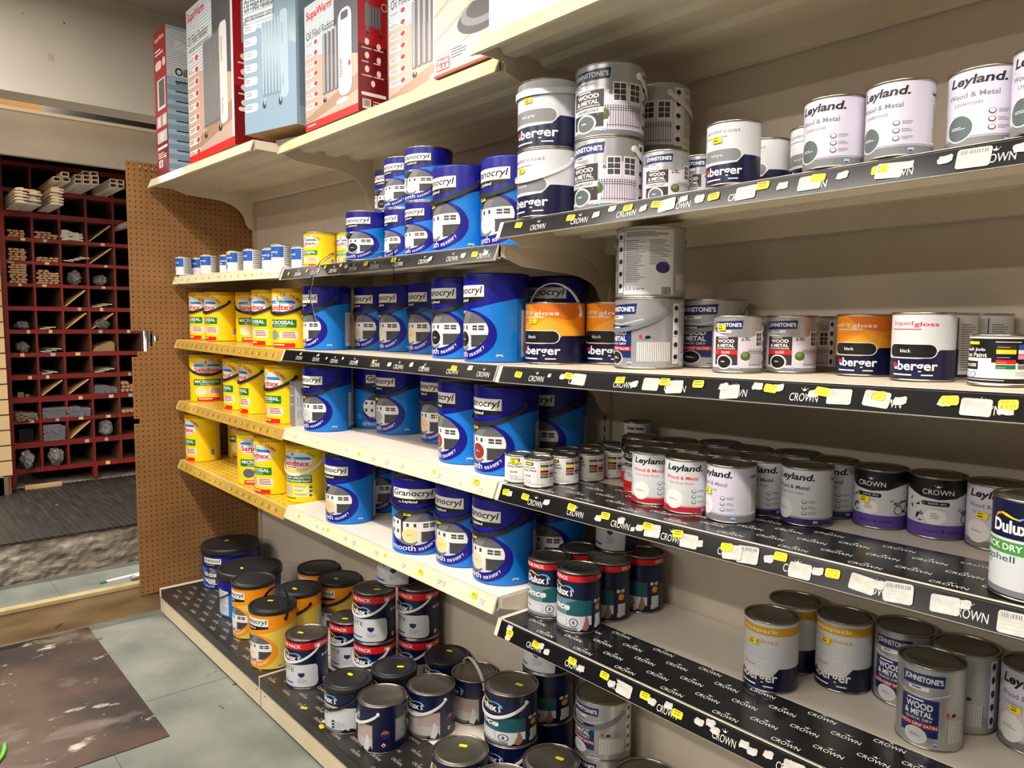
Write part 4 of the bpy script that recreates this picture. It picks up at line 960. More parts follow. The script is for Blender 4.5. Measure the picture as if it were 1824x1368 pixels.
ST['A3'] = [('e', -2.345, 0.5), ('e', -2.162, 0.5), ('e', -2.014, 0.5), ('e', -1.943, 0.5), ('e', -1.835, 0.5), ('e', -1.769, 0.5), ('e', -1.657, 0.5), ('e', -1.296, 0.5), ('d', -1.477, 0.5)]
ST['A4'] = [('e', -2.398, 0.45), ('e', -2.211, 0.45), ('e', -2.023, 0.45), ('e', -1.849, 0.45), ('e', -1.663, 0.45), ('e', -1.326, 0.45), ('d', -1.471, 0.35)]
ST['A5'] = [('e', -2.194, 0.5), ('e', -1.993, 0.5), ('e', -1.875, 0.5), ('e', -1.854, 0.5), ('e', -1.801, 0.5), ('e', -1.68, 0.5), ('e', -1.614, 0.5), ('e', -1.514, 0.5), ('e', -1.419, 0.5), ('e', -1.36, 0.5), ('d', -2.397, 0.6), ('d', -2.241, 0.55), ('d', -2.043, 0.55)]
ST['B4'] = [('e', -1.143, 0.5), ('e', -0.973, 0.5), ('e', -0.765, 0.5), ('w', -0.594, 0.4), ('w', -0.515, 0.45), ('w', -0.433, 0.5), ('w', -0.248, 0.5), ('e', -0.146, 0.4), ('w', -0.062, 0.35), ('d', -0.681, 0.5), ('d', -0.27, 0.65), ('y', -0.081, 0.7)]
ST['B5'] = [('e', -0.983, 0.5), ('e', -0.936, 0.5), ('w', -0.78, 0.5), ('w', -0.723, 0.5), ('w', -0.582, 0.5), ('w', -0.427, 0.5), ('w', -0.247, 0.5), ('w', -0.225, 0.5), ('w', -0.053, 0.45), ('d', -1.131, 0.65), ('d', -0.903, 0.6), ('d', -0.529, 0.6), ('y', -0.335, 0.55), ('y', -0.087, 0.6)]
TINS = [
    ('MT', -2.4454, -0.3802, 1.6917, -3, 'm', '', 'small blue and white tin at the far left end of its shelf beside the pegboard'),
    ('MT', -2.4519, -0.3038, 1.6918, 11, 'm', '', 'small blue and white tin second from the pegboard, with a dark red swatch'),
    ('MT', -2.199, -0.345, 1.688, 11, 'p', '', 'small blue and white tin third from the pegboard, plain lower half'),
    ('MT', -2.1157, -0.285, 1.6867, 25, 'q', '', 'small blue and white tin fourth from the pegboard, half hidden by the stickered tin'),
    ('MT', -1.8688, -0.345, 1.683, 9, 'k', 's', 'small blue and white tin with a yellow price sticker near its top'),
    ('MT', -1.7048, -0.335, 1.6805, -7, 'p', '', 'small blue and white tin sixth from the pegboard, standing alone in the row'),
    ('MT', -1.5938, -0.3, 1.6788, 17, 'q', '', 'small blue and white tin half hidden, third from the yellow tins'),
    ('MT', -1.3977, -0.345, 1.6758, 6, 'p', '', 'small blue and white tin second from the yellow tins, at the front edge'),
    ('MT', -1.3152, -0.3, 1.665, -11, 'p', '', 'small blue and white tin closest to the yellow tins, its side in shadow'),
    ('S25', -1.1344, -0.3113, 1.665, 3, 'y', '', 'yellow paint tin with a dark seam, right of the small blue and white tins'),
    ('S25', -1.0587, -0.2187, 1.665, 16, 'y', '', 'yellow masonry paint tin half hidden behind the blue tins of the upper left shelf'),
    ('G25', -0.7449, -0.3374, 1.665, 18, 'black', '', 'blue tin with black spot, lower left corner of the pyramid of blue tins'),
    ('G25', -0.6145, -0.2726, 1.665, -15, 'white', '', 'blue tin, second from the left in the bottom row of the pyramid'),
    ('G25', -0.4564, -0.2989, 1.665, -3, 'white', '', 'blue tin, third from the left in the bottom row of the pyramid'),
    ('G25', -0.7928, -0.1999, 1.822, 18, 'black', '', 'blue tin with black spot, upper left of the pyramid'),
    ('G25', -0.7928, -0.1999, 1.665, 8, 'white', '', 'blue masonry paint tin in the hidden row supporting the pyramid'),
    ('G25', -0.6145, -0.2726, 1.822, 2, 'white', '', 'blue tin stacked second along in the upper row of the pyramid'),
    ('G25', -0.4564, -0.2989, 1.822, 13, 'white', '', 'blue tin at the very top of the pyramid of blue tins'),
    ('G5', -0.2873, -0.296, 1.665, -9, 'white', 'hs', 'blue tub with black handle and white spot, right of the pyramid of tins'),
    ('G5', -0.102, -0.2702, 1.665, -5, 'white', 'hs', 'blue tub with white spot, rightmost on its shelf next to the white undercoat pails'),
    ('G5', -1.151, -0.2781, 1.367, -7, 'cream', 'hs', 'blue tub with cream spot, next to the yellow tubs under the clear plastic sign'),
    ('G5', -1.0616, -0.1137, 1.3669, 0, 'beige', 'h', 'blue tub with beige spot in shadow, leftmost of the row behind the plastic sign'),
    ('G5', -0.8627, -0.125, 1.3668, -7, 'cream', 'hs', 'blue tub with cream spot, middle of the shaded three behind the plastic sign'),
    ('G5', -0.6666, -0.13, 1.3666, -9, 'yellow', 'h', 'blue tub with yellow spot, in shadow behind the tub with a black spot'),
    ('G5', -0.3529, -0.2552, 1.3664, -4, 'black', 'h', 'blue tub with black spot and handle across its front'),
    ('G5', -0.1408, -0.2982, 1.3662, -18, 'black', 'k', 'blue tub with black spot beside the orange tin with a raised handle'),
    ('G5', -0.1097, -0.0981, 1.3662, 15, 'black', 'h', 'blue tub in deep shadow behind the orange tin with a raised handle'),
    ('G5', -1.1139, -0.2998, 1.0719, 4, 'palegrey', 'hs', 'blue tub with pale grey spot, next to the grey leaning box'),
    ('G5', -1.0758, -0.1166, 1.0719, 82, 'palegrey', 'h', 'blue tub with its label turned right, behind and between two grey spotted tubs'),
    ('G5', -0.889, -0.1255, 1.0716, -2, 'grey', 'hs', 'blue tub with grey spot and yellow sticker under its name'),
    ('G5', -0.6195, -0.1131, 1.0711, -6, 'peach', 'h', 'blue tub with peach spot, half hidden behind a red spotted tub'),
    ('G5', -0.2905, -0.2756, 1.0706, -20, 'red', 's', 'blue tub with dark red spot half out of sight at its left edge'),
    ('G5', -0.104, -0.2904, 1.0703, -6, 'red', 'hs', 'blue tub with full dark red spot, left of the tiny white tins'),
    ('G5', -0.1021, -0.1033, 1.0703, -5, 'grey', 'h', 'blue tub in shadow behind the tiny white colour chart tins'),
    ('G5', -0.9304, -0.3099, 0.7708, 9, 'peach', '', 'blue tub with peach spot, next to the yellow tub with a white handle'),
    ('G5', -0.9958, -0.1406, 0.7709, 29, 'beige', '', 'blue tub in shadow behind the peach spotted tub of the lowest white shelf'),
    ('G5', -0.487, -0.312, 0.7705, 38, 'yellow', 'hs', 'blue tub facing the aisle with pale yellow spot, its whole name readable'),
    ('G5', -0.3031, -0.2773, 0.7703, 2, 'yellow', 'hs', 'blue tub with pale yellow spot, middle of the three on the lowest white shelf'),
    ('G5', -0.1162, -0.2857, 0.7702, -4, 'sand', 'hs', 'blue tub with sand spot at the right end of the lowest white shelf'),
    ('G5', -0.102, -0.0991, 0.7702, 5, 'grey', '', 'blue tub in deep shadow behind the dark blue tins with red bands'),
    ('S5', -2.4171, -0.2821, 1.378, 5, 'none', 'h', 'yellow paint tub closest to the pegboard on the upper yellow shelf'),
    ('S5', -2.2425, -0.2689, 1.3759, 2, 'none', 'h', 'yellow paint tub second from the pegboard on the upper yellow shelf, barcode showing'),
    ('S5', -2.0699, -0.1834, 1.3738, 60, 'cream', 'h', 'yellow paint tub with cream swatch, set back in the middle of the upper yellow shelf'),
    ('S5', -1.6441, -0.2778, 1.3687, 0, 'none', 'h', 'yellow paint tub fourth from the pegboard on the upper yellow shelf'),
    ('S5', -1.4022, -0.2938, 1.3658, 22, 'green', 'hs', 'yellow paint tub with green grey swatch and sticker, touching the blue tubs'),
    ('S5', -2.4248, -0.2872, 1.071, 71, 'cream', 'h', 'yellow paint tub with cream swatch, facing straight out next to the pegboard'),
    ('S5', -1.9883, -0.2798, 1.0689, -10, 'none', 'h', 'yellow paint tub second from the pegboard on the middle yellow shelf, partly covered'),
    ('S5', -1.8088, -0.2756, 1.0681, -13, 'none', 'h', 'yellow paint tub third from the pegboard on the middle yellow shelf'),
    ('S5', -1.4405, -0.3124, 1.0663, 1, 'pale', 'h', 'yellow paint tub left of the grey leaning box'),
    ('S5', -2.4352, -0.313, 0.7712, -4, 'none', '', 'yellow paint tub showing its barcode, closest to the pegboard on the lowest yellow shelf'),
    ('S5', -2.411, -0.11, 0.7709, 59, 'none', '', 'yellow paint tub in deep shadow at the back of the lowest yellow shelf'),
    ('S5', -1.7717, -0.3061, 0.7653, 63, 'dark', '', 'yellow paint tub with dark grey swatch on the lowest yellow shelf'),
    ('S5', -1.5578, -0.3177, 0.7634, 8, 'pale', 's', 'yellow paint tub with pale grey swatch and yellow sticker on the lowest yellow shelf'),
    ('US5', -1.344, -0.2738, 0.7616, 26, 'pale', 'w', 'yellow paint tub with white handle and green ticks'),
    ('B25', 0.0963, -0.3305, 1.7178, -1, 'under', 'ws', 'white undercoat pail with navy base, lower of the two stacked'),
    ('B25', 0.0963, -0.3305, 1.8748, 15, 'under', 'rs', 'white undercoat pail with white ring handle, upper of the two stacked'),
    ('J25', 0.2586, -0.3003, 1.7195, -4, 'ext_under', 'B', 'silver tin with window and railing picture, bottom front of the stack beside the white pails'),
    ('J25', 0.2586, -0.3003, 1.8765, 4, 'ext_under', 'B', 'silver tin with window and railing picture, top front of the stack beside the white pails'),
    ('J25', 0.2461, -0.1128, 1.8764, -32, 'ext_under', 'B', 'silver tin with railing picture, top of the back stack on the upper right shelf'),
    ('J25', 0.2461, -0.1128, 1.7194, -22, 'ext_under', '', 'silver exterior paint tin supporting the back stack on the upper right shelf'),
    ('J75', 0.3998, -0.2752, 1.7207, 16, 'ext_under', '', 'small silver exterior undercoat tin at the front, left of the white undercoat tin'),
    ('J75', 0.4248, -0.1774, 1.7209, 5, 'ext_under', '', 'small silver exterior tin peeping out behind the white undercoat tin'),
    ('B75', 0.6198, -0.36, 1.723, 7, 'under', 's', 'white undercoat tin with sticker and lead grey spot, frontmost of its three'),
    ('B75', 0.5929, -0.2, 1.7227, -10, 'under', 's', 'white undercoat tin with sticker, second of its three, set back'),
    ('B75', 0.7121, -0.22, 1.7239, -3, 'under', '', 'white undercoat tin mostly hidden behind the first lilac tin'),
    ('L75', 0.8124, -0.36, 1.725, -2, 'grey_dark', '', 'lilac undercoat tin with dark grey spot, leftmost of the four on the upper right shelf'),
    ('L75', 0.9159, -0.36, 1.726, -9, 'grey_dark', '', 'lilac undercoat tin with dark grey spot, second of the four on the upper right shelf'),
    ('L75', 1.0244, -0.3295, 1.7272, 3, 'grey_dark', '', 'lilac undercoat tin with dark grey spot, third of the four on the upper right shelf'),
    ('L75', 1.1187, -0.3655, 1.7281, -6, 'grey_dark', '', 'lilac undercoat tin with dark grey spot, cut by the right edge of the photo'),
    ('B25', 0.0132, -0.2247, 1.3662, 11, 'orange', 'us', 'large orange and navy gloss tin with its white handle raised'),
    ('B25', 0.1329, -0.1192, 1.3677, 16, 'orange', '', 'large orange and navy gloss tin half hidden behind the silver stack'),
    ('J25', 0.3314, -0.2345, 1.3702, -21, 'int_red', 'g', 'silver interior tin with radiator picture and grey handle, bottom of the tall stack'),
    ('J25', 0.3314, -0.2345, 1.5272, -127, 'int_back', 'g', 'silver tin turned to show its back text, top of the tall stack'),
    ('J25', 0.3984, -0.082, 1.3711, 4, 'int_red', 'g', 'silver interior gloss tin with black spot, behind the small exterior gloss tins'),
    ('J75', 0.5715, -0.2474, 1.3729, 4, 'ext_gloss', 's', 'small exterior gloss tin with yellow sticker over its name'),
    ('J75', 0.6459, -0.1701, 1.3739, 3, 'ext_gloss', '', 'small exterior gloss tin, front one beside the orange tin'),
    ('J75', 0.5576, -0.1206, 1.3728, -30, 'ext_gloss', '', 'small exterior gloss tin hidden between its two front neighbours'),
    ('J75', 0.6381, -0.0596, 1.3738, -33, 'ext_gloss', '', 'small exterior gloss tin set back, touching the small orange tin'),
    ('B75', 0.7918, -0.165, 1.3758, 6, 'orange', '', 'small orange gloss tin with black pill spot in front'),
    ('B75', 0.839, -0.058, 1.3764, 16, 'orange', '', 'small orange gloss tin showing only a strip behind the white gloss tin'),
    ('B75', 0.922, -0.237, 1.3774, 3, 'liquid', '', 'white liquid gloss tin with black pill spot and red lettering'),
    ('B75', 0.923, -0.136, 1.3774, -81, 'liquid', '', 'white gloss tin turned away, first behind the black and white chart tin'),
    ('B75', 0.9501, -0.0387, 1.3778, -93, 'liquid', '', 'white gloss tin turned away, second behind the black and white chart tin'),
    ('SJB', 1.0503, -0.2774, 1.379, 1, 'blk', '', 'black and white colour chart tin at the right edge'),
    ('SJ', 0.0171, -0.3512, 1.0696, 73, 'w', 's', 'tiny white colour chart tin at the left end with a yellow sticker'),
    ('SJ', 0.0939, -0.3546, 1.0705, 47, 'w', '', 'tiny white colour chart tin frontmost, beside the stickered one'),
    ('SJ', 0.1081, -0.2794, 1.0706, 45, 'w', '', 'tiny white colour chart tin third in the front row'),
    ('SJ', 0.1254, -0.2047, 1.0708, 35, 'w', '', 'tiny white colour chart tin fourth in the front row'),
    ('SJ', 0.1371, -0.129, 1.0709, 16, 'w', '', 'tiny white colour chart tin fifth in the front row, next to the stacked pair'),
    ('SJ', 0.0298, -0.2757, 1.0697, 46, 'w', '', 'tiny white colour chart tin first in the back row'),
    ('SJ', 0.0482, -0.2013, 1.0699, 44, 'w', '', 'tiny white colour chart tin second in the back row'),
    ('SJ', 0.0606, -0.1257, 1.0701, 43, 'w', '', 'tiny white colour chart tin third in the back row'),
    ('SJ', 0.0522, -0.0496, 1.07, 41, 'w', '', 'tiny white colour chart tin fourth in the back row'),
    ('SJ', 0.1551, -0.0544, 1.0711, -11, 'w', '', 'tiny white colour chart tin bottom of the stacked pair by the wall'),
    ('SJ', 0.1551, -0.0544, 1.1421, -11, 'w', '', 'tiny white colour chart tin top of the stacked pair by the wall'),
    ('C75', 0.2257, -0.1233, 1.0721, 9, 'red', '', 'black topped tin with red base, rear one left of the red and white tins'),
    ('C75', 0.3043, -0.2064, 1.073, -1, 'red', '', 'black topped tin with red base, front one left of the red and white tins'),
    ('C75', 0.3254, -0.1071, 1.0732, -4, 'red', '', 'black lidded tin in the back row behind the red and white tins'),
    ('L75', 0.3853, -0.2746, 1.0739, 28, 'red', '', 'white gloss tin with red lettering and red base, left of the pair'),
    ('L75', 0.4856, -0.2864, 1.075, 25, 'red', '', 'white gloss tin with red lettering and red base, right of the pair'),
    ('L75', 0.5871, -0.2808, 1.0761, -13, 'grey_white', 's', 'lilac tin with white spot and yellow sticker, right of the red and white pair'),
    ('L75', 0.6016, -0.1805, 1.0763, 16, 'purple', '', 'white satin tin with purple base, behind left of its front twin'),
    ('L75', 0.7021, -0.1898, 1.0774, -4, 'purple', '', 'white satin tin with purple base, frontmost of the three'),
    ('L75', 0.7076, -0.089, 1.0775, 11, 'purple', '', 'white satin tin with purple base, touching the black topped satin tin'),
    ('L75', 0.4004, -0.1747, 1.074, 25, 'red', '', 'grey lidded rear tin, directly behind the right red and white tin'),
    ('L75', 0.4153, -0.061, 1.0742, 23, 'grey_white', '', 'grey lidded rear tin, against the wall behind the lilac tin'),
    ('L75', 0.5008, -0.1865, 1.0752, 23, 'grey_white', '', 'grey lidded rear tin, between the red and white pair and the lilac tin'),
    ('L75', 0.5131, -0.0863, 1.0753, 21, 'purple', '', 'grey lidded rear tin, second along the wall behind the lilac tin'),
    ('L75', 0.6107, -0.0605, 1.0764, 18, 'purple', '', 'grey lidded rear tin, third along the wall, behind the purple based tins'),
    ('C75', 0.8081, -0.0997, 1.0786, 2, 'purple', 's', 'black topped satin tin with purple base and yellow sticker'),
    ('C75', 0.9089, -0.0935, 1.0797, 21, 'purple', '', 'black topped satin tin with purple base, without a sticker'),
    ('L75', 1.0098, -0.0978, 1.0809, 3, 'grey_white', 's', 'grey undercoat tin with white spot and sticker, behind the eggshell tin'),
    ('L75', 1.1108, -0.1004, 1.082, 0, 'grey_white', '', 'undercoat tin almost out of frame behind the eggshell tin'),
    ('D1', 1.1244, -0.3398, 1.0822, -17, 'egg', 't', 'navy and white eggshell tin with green flash at the right edge'),
    ('DO1', 0.0585, -0.2805, 0.719, 8, 'once', '', 'dark blue one coat tin with red band, left front of the group'),
    ('DO1', 0.171, -0.2859, 0.719, -10, 'once', '', 'dark blue one coat tin with red band, frontmost of the group'),
    ('DO1', 0.1709, -0.1733, 0.719, -34, 'once', '', 'dark blue one coat tin with red band, third from the left'),
    ('DO1', 0.1915, -0.0626, 0.719, -36, 'once', '', 'dark blue one coat tin with red band, rightmost of the group'),
    ('DO1', 0.0585, -0.1673, 0.719, -17, 'once', '', 'dark blue one coat tin with red band, lid only, behind the frontmost'),
    ('DO1', 0.079, -0.0566, 0.719, -19, 'once', '', 'dark blue one coat tin with red band, under the white and navy tin'),
    ('D1', 0.1244, -0.095, 0.869, -19, 'white', '', 'white and navy tin standing on top of the red banded tins against the wall'),
    ('B1', 0.638, -0.1921, 0.719, -1, 'value', 's', 'gold banded white gloss tin, front left with a sticker'),
    ('B1', 0.6262, -0.0724, 0.719, -18, 'value', 's', 'gold banded white gloss tin, behind between its two twins'),
    ('B1', 0.7387, -0.0774, 0.719, -4, 'value', 's', 'gold banded white gloss tin, right one, next to the silver and blue tin'),
    ('J1', 0.8464, -0.0445, 0.719, -4, 'int_satin', '', 'silver and blue interior satin tin, left one beside the gold banded tin'),
    ('J1', 0.9377, -0.1614, 0.719, 4, 'int_satin', '', 'silver and blue interior satin tin, front one with the whole label showing'),
    ('J1', 0.9588, -0.0508, 0.719, -33, 'int_satin', '', 'silver and blue interior satin tin, rear one behind the front label'),
    ('L1', 1.0713, -0.0445, 0.719, -2, 'grey_white', 's', 'tall lilac undercoat tin with white spot at the lower right edge'),
    ('T10', -2.3755, -0.2076, 0.13, 27, 'blue', 't', 'large blue masonry bucket with black lid, nearest the pegboard'),
    ('T10', -1.9438, -0.2804, 0.13, -47, 'blue', 'tb', 'large blue masonry bucket with black lid, turned to show its white back label'),
    ('O5', -1.6762, -0.3722, 0.13, -3, 'white', '', 'orange and yellow masonry paint tub half hidden left of its front twin'),
    ('O5', -1.3537, -0.4245, 0.13, 8, 'cream', 'Ut', 'orange and yellow masonry paint tub frontmost, with its black handle raised'),
    ('O5', -1.4532, -0.2661, 0.13, 3, 'white', 'ht', 'orange and yellow masonry paint tub third from the left, right behind the raised handle'),
    ('O5', -1.6558, -0.079, 0.13, 2, 'white', '', 'orange and yellow masonry paint tub rearmost against the wall'),
    ('O5', -1.4565, -0.079, 0.13, 2, 'white', 'ht', 'orange and yellow masonry paint tub rightmost of the group'),
    ('DV', -1.1159, -0.397, 0.13, 7, 'v', 'wt', 'red banded navy and white tin, alone at the front left corner'),
    ('DV', -1.1456, -0.2008, 0.13, 11, 'v', 'wt', 'red banded navy and white tin, between the lone front tin and the stacks'),
    ('DV', -0.9231, -0.2197, 0.315, 7, 'v', 'wt', 'red banded navy and white tin, top of the left stack'),
    ('DV', -0.9231, -0.2197, 0.13, 7, 'v', 'w', 'red banded navy and white tin, bottom of the left stack'),
    ('DV', -0.8458, -0.0772, 0.315, -2, 'v', 'w', 'red banded navy and white tin, top of the right stack'),
    ('DV', -0.8458, -0.0772, 0.13, -2, 'v', 'w', 'red banded navy and white tin, bottom of the right stack'),
    ('W25', -0.9311, -0.1143, 0.5, 3, 'white', '', 'white emulsion tin without a red band, half hidden under the shelf above the stacks'),
    ('D25', -0.7486, -0.4269, 0.13, -4, 'egg', 'hkt', 'navy paint tin with black lid and green flash, left front of the black lidded three'),
    ('D25', -0.7225, -0.2639, 0.13, 8, 'egg', 'hkt', 'navy paint tin with black lid in the middle of the black lidded three'),
    ('D25', -0.6824, -0.068, 0.13, 4, 'egg', 'hkt', 'navy paint tin with black lid rearmost of the black lidded three'),
    ('D25', -0.5789, -0.3985, 0.13, -41, 'coat', 'w', 'navy paint tin with steel lid, turned to show its hazard diamond'),
    ('D25', -0.5392, -0.2361, 0.13, 0, 'coat', 'w', 'navy undercoat tin with steel lid and white handle hanging in front'),
    ('D25', -0.5174, -0.0724, 0.13, -13, 'coat', 'u', 'navy undercoat tin with steel lid and its clear handle raised'),
    ('D1', -0.382, -0.0586, 0.13, -11, 'egg', 'k', 'small white tin with black lid and green flash squeezed behind the teal tin'),
    ('D25', -0.1427, -0.2322, 0.282, -8, 'once', 'wt', 'navy and teal one coat tin with white handle, on top of another'),
    ('D25', -0.1427, -0.2322, 0.13, -6, 'once', 'w', 'navy tin under the navy and teal one coat tin'),
    ('D25', -0.1597, -0.068, 0.282, -24, 'once', '', 'navy and teal tin in the middle of the three high stack'),
    ('D25', -0.1597, -0.068, 0.13, -29, 'once', '', 'navy tin at the bottom of the three high stack behind the shelf edge'),
    ('D25', -0.1597, -0.068, 0.434, -24, 'white', '', 'white labelled tin topping the three high stack under the black shelf edge'),
    ('J25', 0.0773, -0.0813, 0.287, -6, 'int_satin', 'g', 'silver tin with grey handle and radiator picture, upper of its pair'),
    ('J25', 0.0773, -0.0813, 0.13, -9, 'int_satin', '', 'silver tin with radiator picture, lowest of its pair at the bottom edge'),
    ('D25', -0.172, -0.3947, 0.13, 3, 'coat', 'wt', 'steel lidded navy tin at the bottom edge, largest, with a stained lid and sticker'),
    ('D25', 0.0252, -0.2322, 0.13, -5, 'coat', 't', 'steel lidded navy tin at the bottom edge, stickered, in front of the silver pair'),
    ('D25', 0.0109, -0.3967, 0.13, -1, 'coat', 'w', 'steel lidded navy tin at the bottom edge, cut off between the two stickered lids'),
    ('D25', 0.2364, -0.0937, 0.13, -12, 'coat', '', 'steel lidded navy tin at the bottom edge, right of the silver pair'),
]
shelf('A1', 'cream top shelf at the pegboard end carrying the tall heater cartons', .52, 'cream')
shelf('B1', 'yellow edged top shelf carrying the shorter heater cartons', .42, 'ticket')
shelf('C0', 'yellow edged top shelf at the upper right carrying the white carton', .50, 'ticket')
shelf('A2', 'cream edged shelf with yellow dots holding the small blue and white tins', .42, 'cream', None, ST['A2'])
shelf('B2', 'black edged shelf holding the pyramid of blue tins', .42, 'crown', None, ST['B2'])
shelf('C1', 'black edged shelf at the upper right holding white pails and lilac tins', .42, 'crown', None, ST['C1'])
shelf('A3', 'gold edged shelf, upper of the three with yellow tubs', .42, 'gold', ('gold', .05), ST['A3'])
shelf('B3', 'black edged shelf below the clear plastic sign, holding blue tubs', .42, 'crown', None, ST['B3'])
shelf('C2', 'black edged shelf at eye level holding orange and silver tins', .42, 'crown', None, ST['C2'])
shelf('A4', 'gold edged shelf, middle of the three with yellow tubs', .42, 'gold', ('gold', .05), ST['A4'])
shelf('B4', 'cream edged shelf with red and grey spotted blue tubs', .42, 'cream', None, ST['B4'], shelf_w)
shelf('C3', 'black edged shelf holding tiny white tins and the row of trim paint', .42, 'crown', ('crown', .215), ST['C3'], shelf_w)
shelf('A5', 'gold edged shelf, lowest of the three with yellow tubs', .42, 'gold', ('gold', .05), ST['A5'])
shelf('B5', 'cream edged lowest shelf with yellow spotted blue tubs', .42, 'cream', None, ST['B5'], shelf_w)
shelf('C4', 'black edged lowest right shelf holding gold banded and blue satin tins', .42, 'crown', ('crown', .235), ST['C4'], shelf_w)
def base_shelf(x0, x1, label, worn, d0, extra=()):
    t = thing('base_shelf', label, 'base shelf', (x0, 0, 0), 0, 'plinth shelves along the floor')
    L = x1 - x0; D = .525; bm = bmesh.new()
    box(bm, .002, L - .002, -D + .004, .004, .122, .1295); box(bm, .002, L - .002, -D, -D + .004, .088, .1295)
    ob('deck', mesh(bm, 'deck', shelf_w), t)
    bm = bmesh.new(); box(bm, .002, L - .002, -D + .003, -D + .012, .012, .12)
    for x in (.03, L - .04): box(bm, x, x + .012, -D + .0022, -D + .0032, .066, .069, 1)
    ob('kick_panel', mesh(bm, 'kick_panel', [noisy('kick_panel_enamel', [(.3, (206, 190, 158)), (.7, (220, 206, 176))], 4, 7, .5), DGREY]), t)
    lo = .034 if x0 < -2 else .004; bm = bmesh.new()
    box(bm, lo, L - .006, -D - .001, -d0, .1297, .1303); box(bm, lo, L - .006, -D - .0012, -D - .0002, .090, .1303)
    a = Art(1, 1); rows = int((D - d0 - .01) / .034)
    for q in range(rows):
        for k in range(11):
            c = .05 + .125 * k + (.062 if q % 2 else 0); v0 = -D + .020 + q * .036
            if c - .03 > lo and c + .03 < L: a.text('CROWN', c - .026, c + .026, v0, v0 + .0115, PRT3 if worn else PRT); crown(a, c, v0 + .0165, .006, .0052, PRT3 if worn else PRT)
    b = a.plane(lambda u, v: ((u, v, .1303), (0, 0, 1))); join_bm(bm, b, 1)
    ob('deck_liner', mesh(bm, 'deck_liner', [blk_w if worn else blk_m] + a.mats), t)
    for kd, x, y, rz in extra:
        o = ob('price_label', sticker(kd, .0245, .0145), t); o.location = (x - x0, y, .1312); o.rotation_euler = (math.radians(-90), 0, rz)
base_shelf(-2.5, -1.255, 'worn black lined base shelf holding the buckets and orange tubs', True, .30)
base_shelf(-1.25, -.003, 'black lined base shelf holding the red banded emulsion tins', True, .29, (('y', -.93, -.50, .5), ('y', -.78, -.51, -.3), ('e', -.80, -.487, .2)))
base_shelf(0, 1.25, 'base shelf in shadow below the blue satin tins', True, .30)

# ------------------------------------------------------------------ heater cartons on the top shelves
CARD = noisy('carton_board', [(.3, (150, 116, 82)), (.7, (172, 138, 100))], 8, 6, .8)
CRED = M('carton_red', (170, 22, 36), .32); CDRED = M('carton_dark_red', (120, 14, 28), .32); CBLUE = M('carton_pale_blue', (164, 188, 206), .5); CBL2 = M('carton_mid_blue', (132, 160, 182), .5); CBL3 = M('carton_slate_blue', (96, 128, 146), .3)
CPINK = M('carton_floor_pink', (202, 172, 156), .32); CTAN = M('carton_floor_tan', (172, 138, 116), .32); CWALL = M('carton_wall_grey', (84, 84, 92), .32); CWHT = M('carton_white', (236, 230, 226), .34); FIN = M('carton_fin', (168, 166, 170), .32); FIND = M('carton_fin_dark', (92, 90, 94), .32)
def radiator(a, u0, u1, v0, v1, n, cols, cap=True):
    li, dk = cols; w_ = (u1 - u0) * (.72 if cap else .98)
    for k in range(n):
        x = u0 + w_ * k / n; a.rrect(x, x + w_ / n * .95, v0 + .01, v1 - .02, dk, .03); a.rrect(x + w_ / n * .12, x + w_ / n * .55, v0 + .02, v1 - .01, li, .03)
    if cap:
        a.rrect(u0 + w_ * .98, u1, v0 - .015, v1 + .015, CWHT if li is not CBLUE else CBLUE, .06); a.lines(u0 + w_ * 1.05, u0 + w_ * 1.16, v0 + (v1 - v0) * .62, v0 + (v1 - v0) * .88, 12, MGREY, .4, 1); a.lines(u0 + w_ * 1.05, u0 + w_ * 1.16, v0 + .04, v0 + (v1 - v0) * .24, 10, MGREY, .4, 2)
    for x in (u0 + w_ * .1, u0 + w_ * .95): a.ell(x, v0 - .03, .035, .022, BLACK, 12); a.rect(x - .005, x + .02, v0 - .03, v0 + .005, li)
def rad_front(a, style):
    if style == 'blue': bg, fl, wl, st, li = CBLUE, CBL2, CBL3, CBLUE, (CBLUE, CBL3)
    else: bg, fl, wl, st, li = CBLUE, CPINK, CWALL, CWHT, (FIN, FIND)
    a.rect(0, 1, 0, 1, bg)
    for k in range(22): a.rect(0, .6, .56 + k * .02, .57 + k * .02, CWHT)
    a.rect(.58, 1, .40, 1, wl); a.rect(0, 1, 0, .42, fl); a.poly([(0, .42), (1, .35), (1, .42), (0, .62)], CPINK if style != 'blue' else CBL2); a.poly([(0, .05), (1, .16), (1, .28), (0, .1)], CTAN if style != 'blue' else CBL2)
def tags(a, n, v0, v1, red, u1=.27):
    for k in range(n):
        v = v1 - (v1 - v0) * k / (n - 1); a.rrect(.015, u1, v - .022, v + .022, CWHT, .4); a.lines(.03, u1 * .62, v - .014, v + .012, 2, MGREY, .45, k)
        if red: a.ell(u1 * .83, v, .034, .018, RED, 12)
def carton(label, x0, x1, y0, y1, z0, z1, front, side, cat='carton', rz=0, tilt=0):
    t = thing('heater_carton', label, cat, (x0, y1, z0), rz)
    w_, d_, h_ = x1 - x0, y1 - y0, z1 - z0
    bm = bmesh.new(); box(bm, 0, w_, -d_, 0, 0, h_); a = Art(w_, h_)
    if front: front(a); b = a.plane(lambda u, v: ((u, -d_, v), (0, -1, 0)), .00015); m_ = [CARD] + a.mats; join_bm(bm, b, 1)
    else: m_ = [CARD]
    a = Art(d_, h_)
    if side: side(a); off = len(m_); b = a.plane(lambda u, v: ((w_, -d_ + u, v), (1, 0, 0)), .00015); m_ += a.mats; join_bm(bm, b, off)
    ob('box', mesh(bm, 'box', m_), t)
    if tilt: t.rotation_euler[0] = tilt
    return t
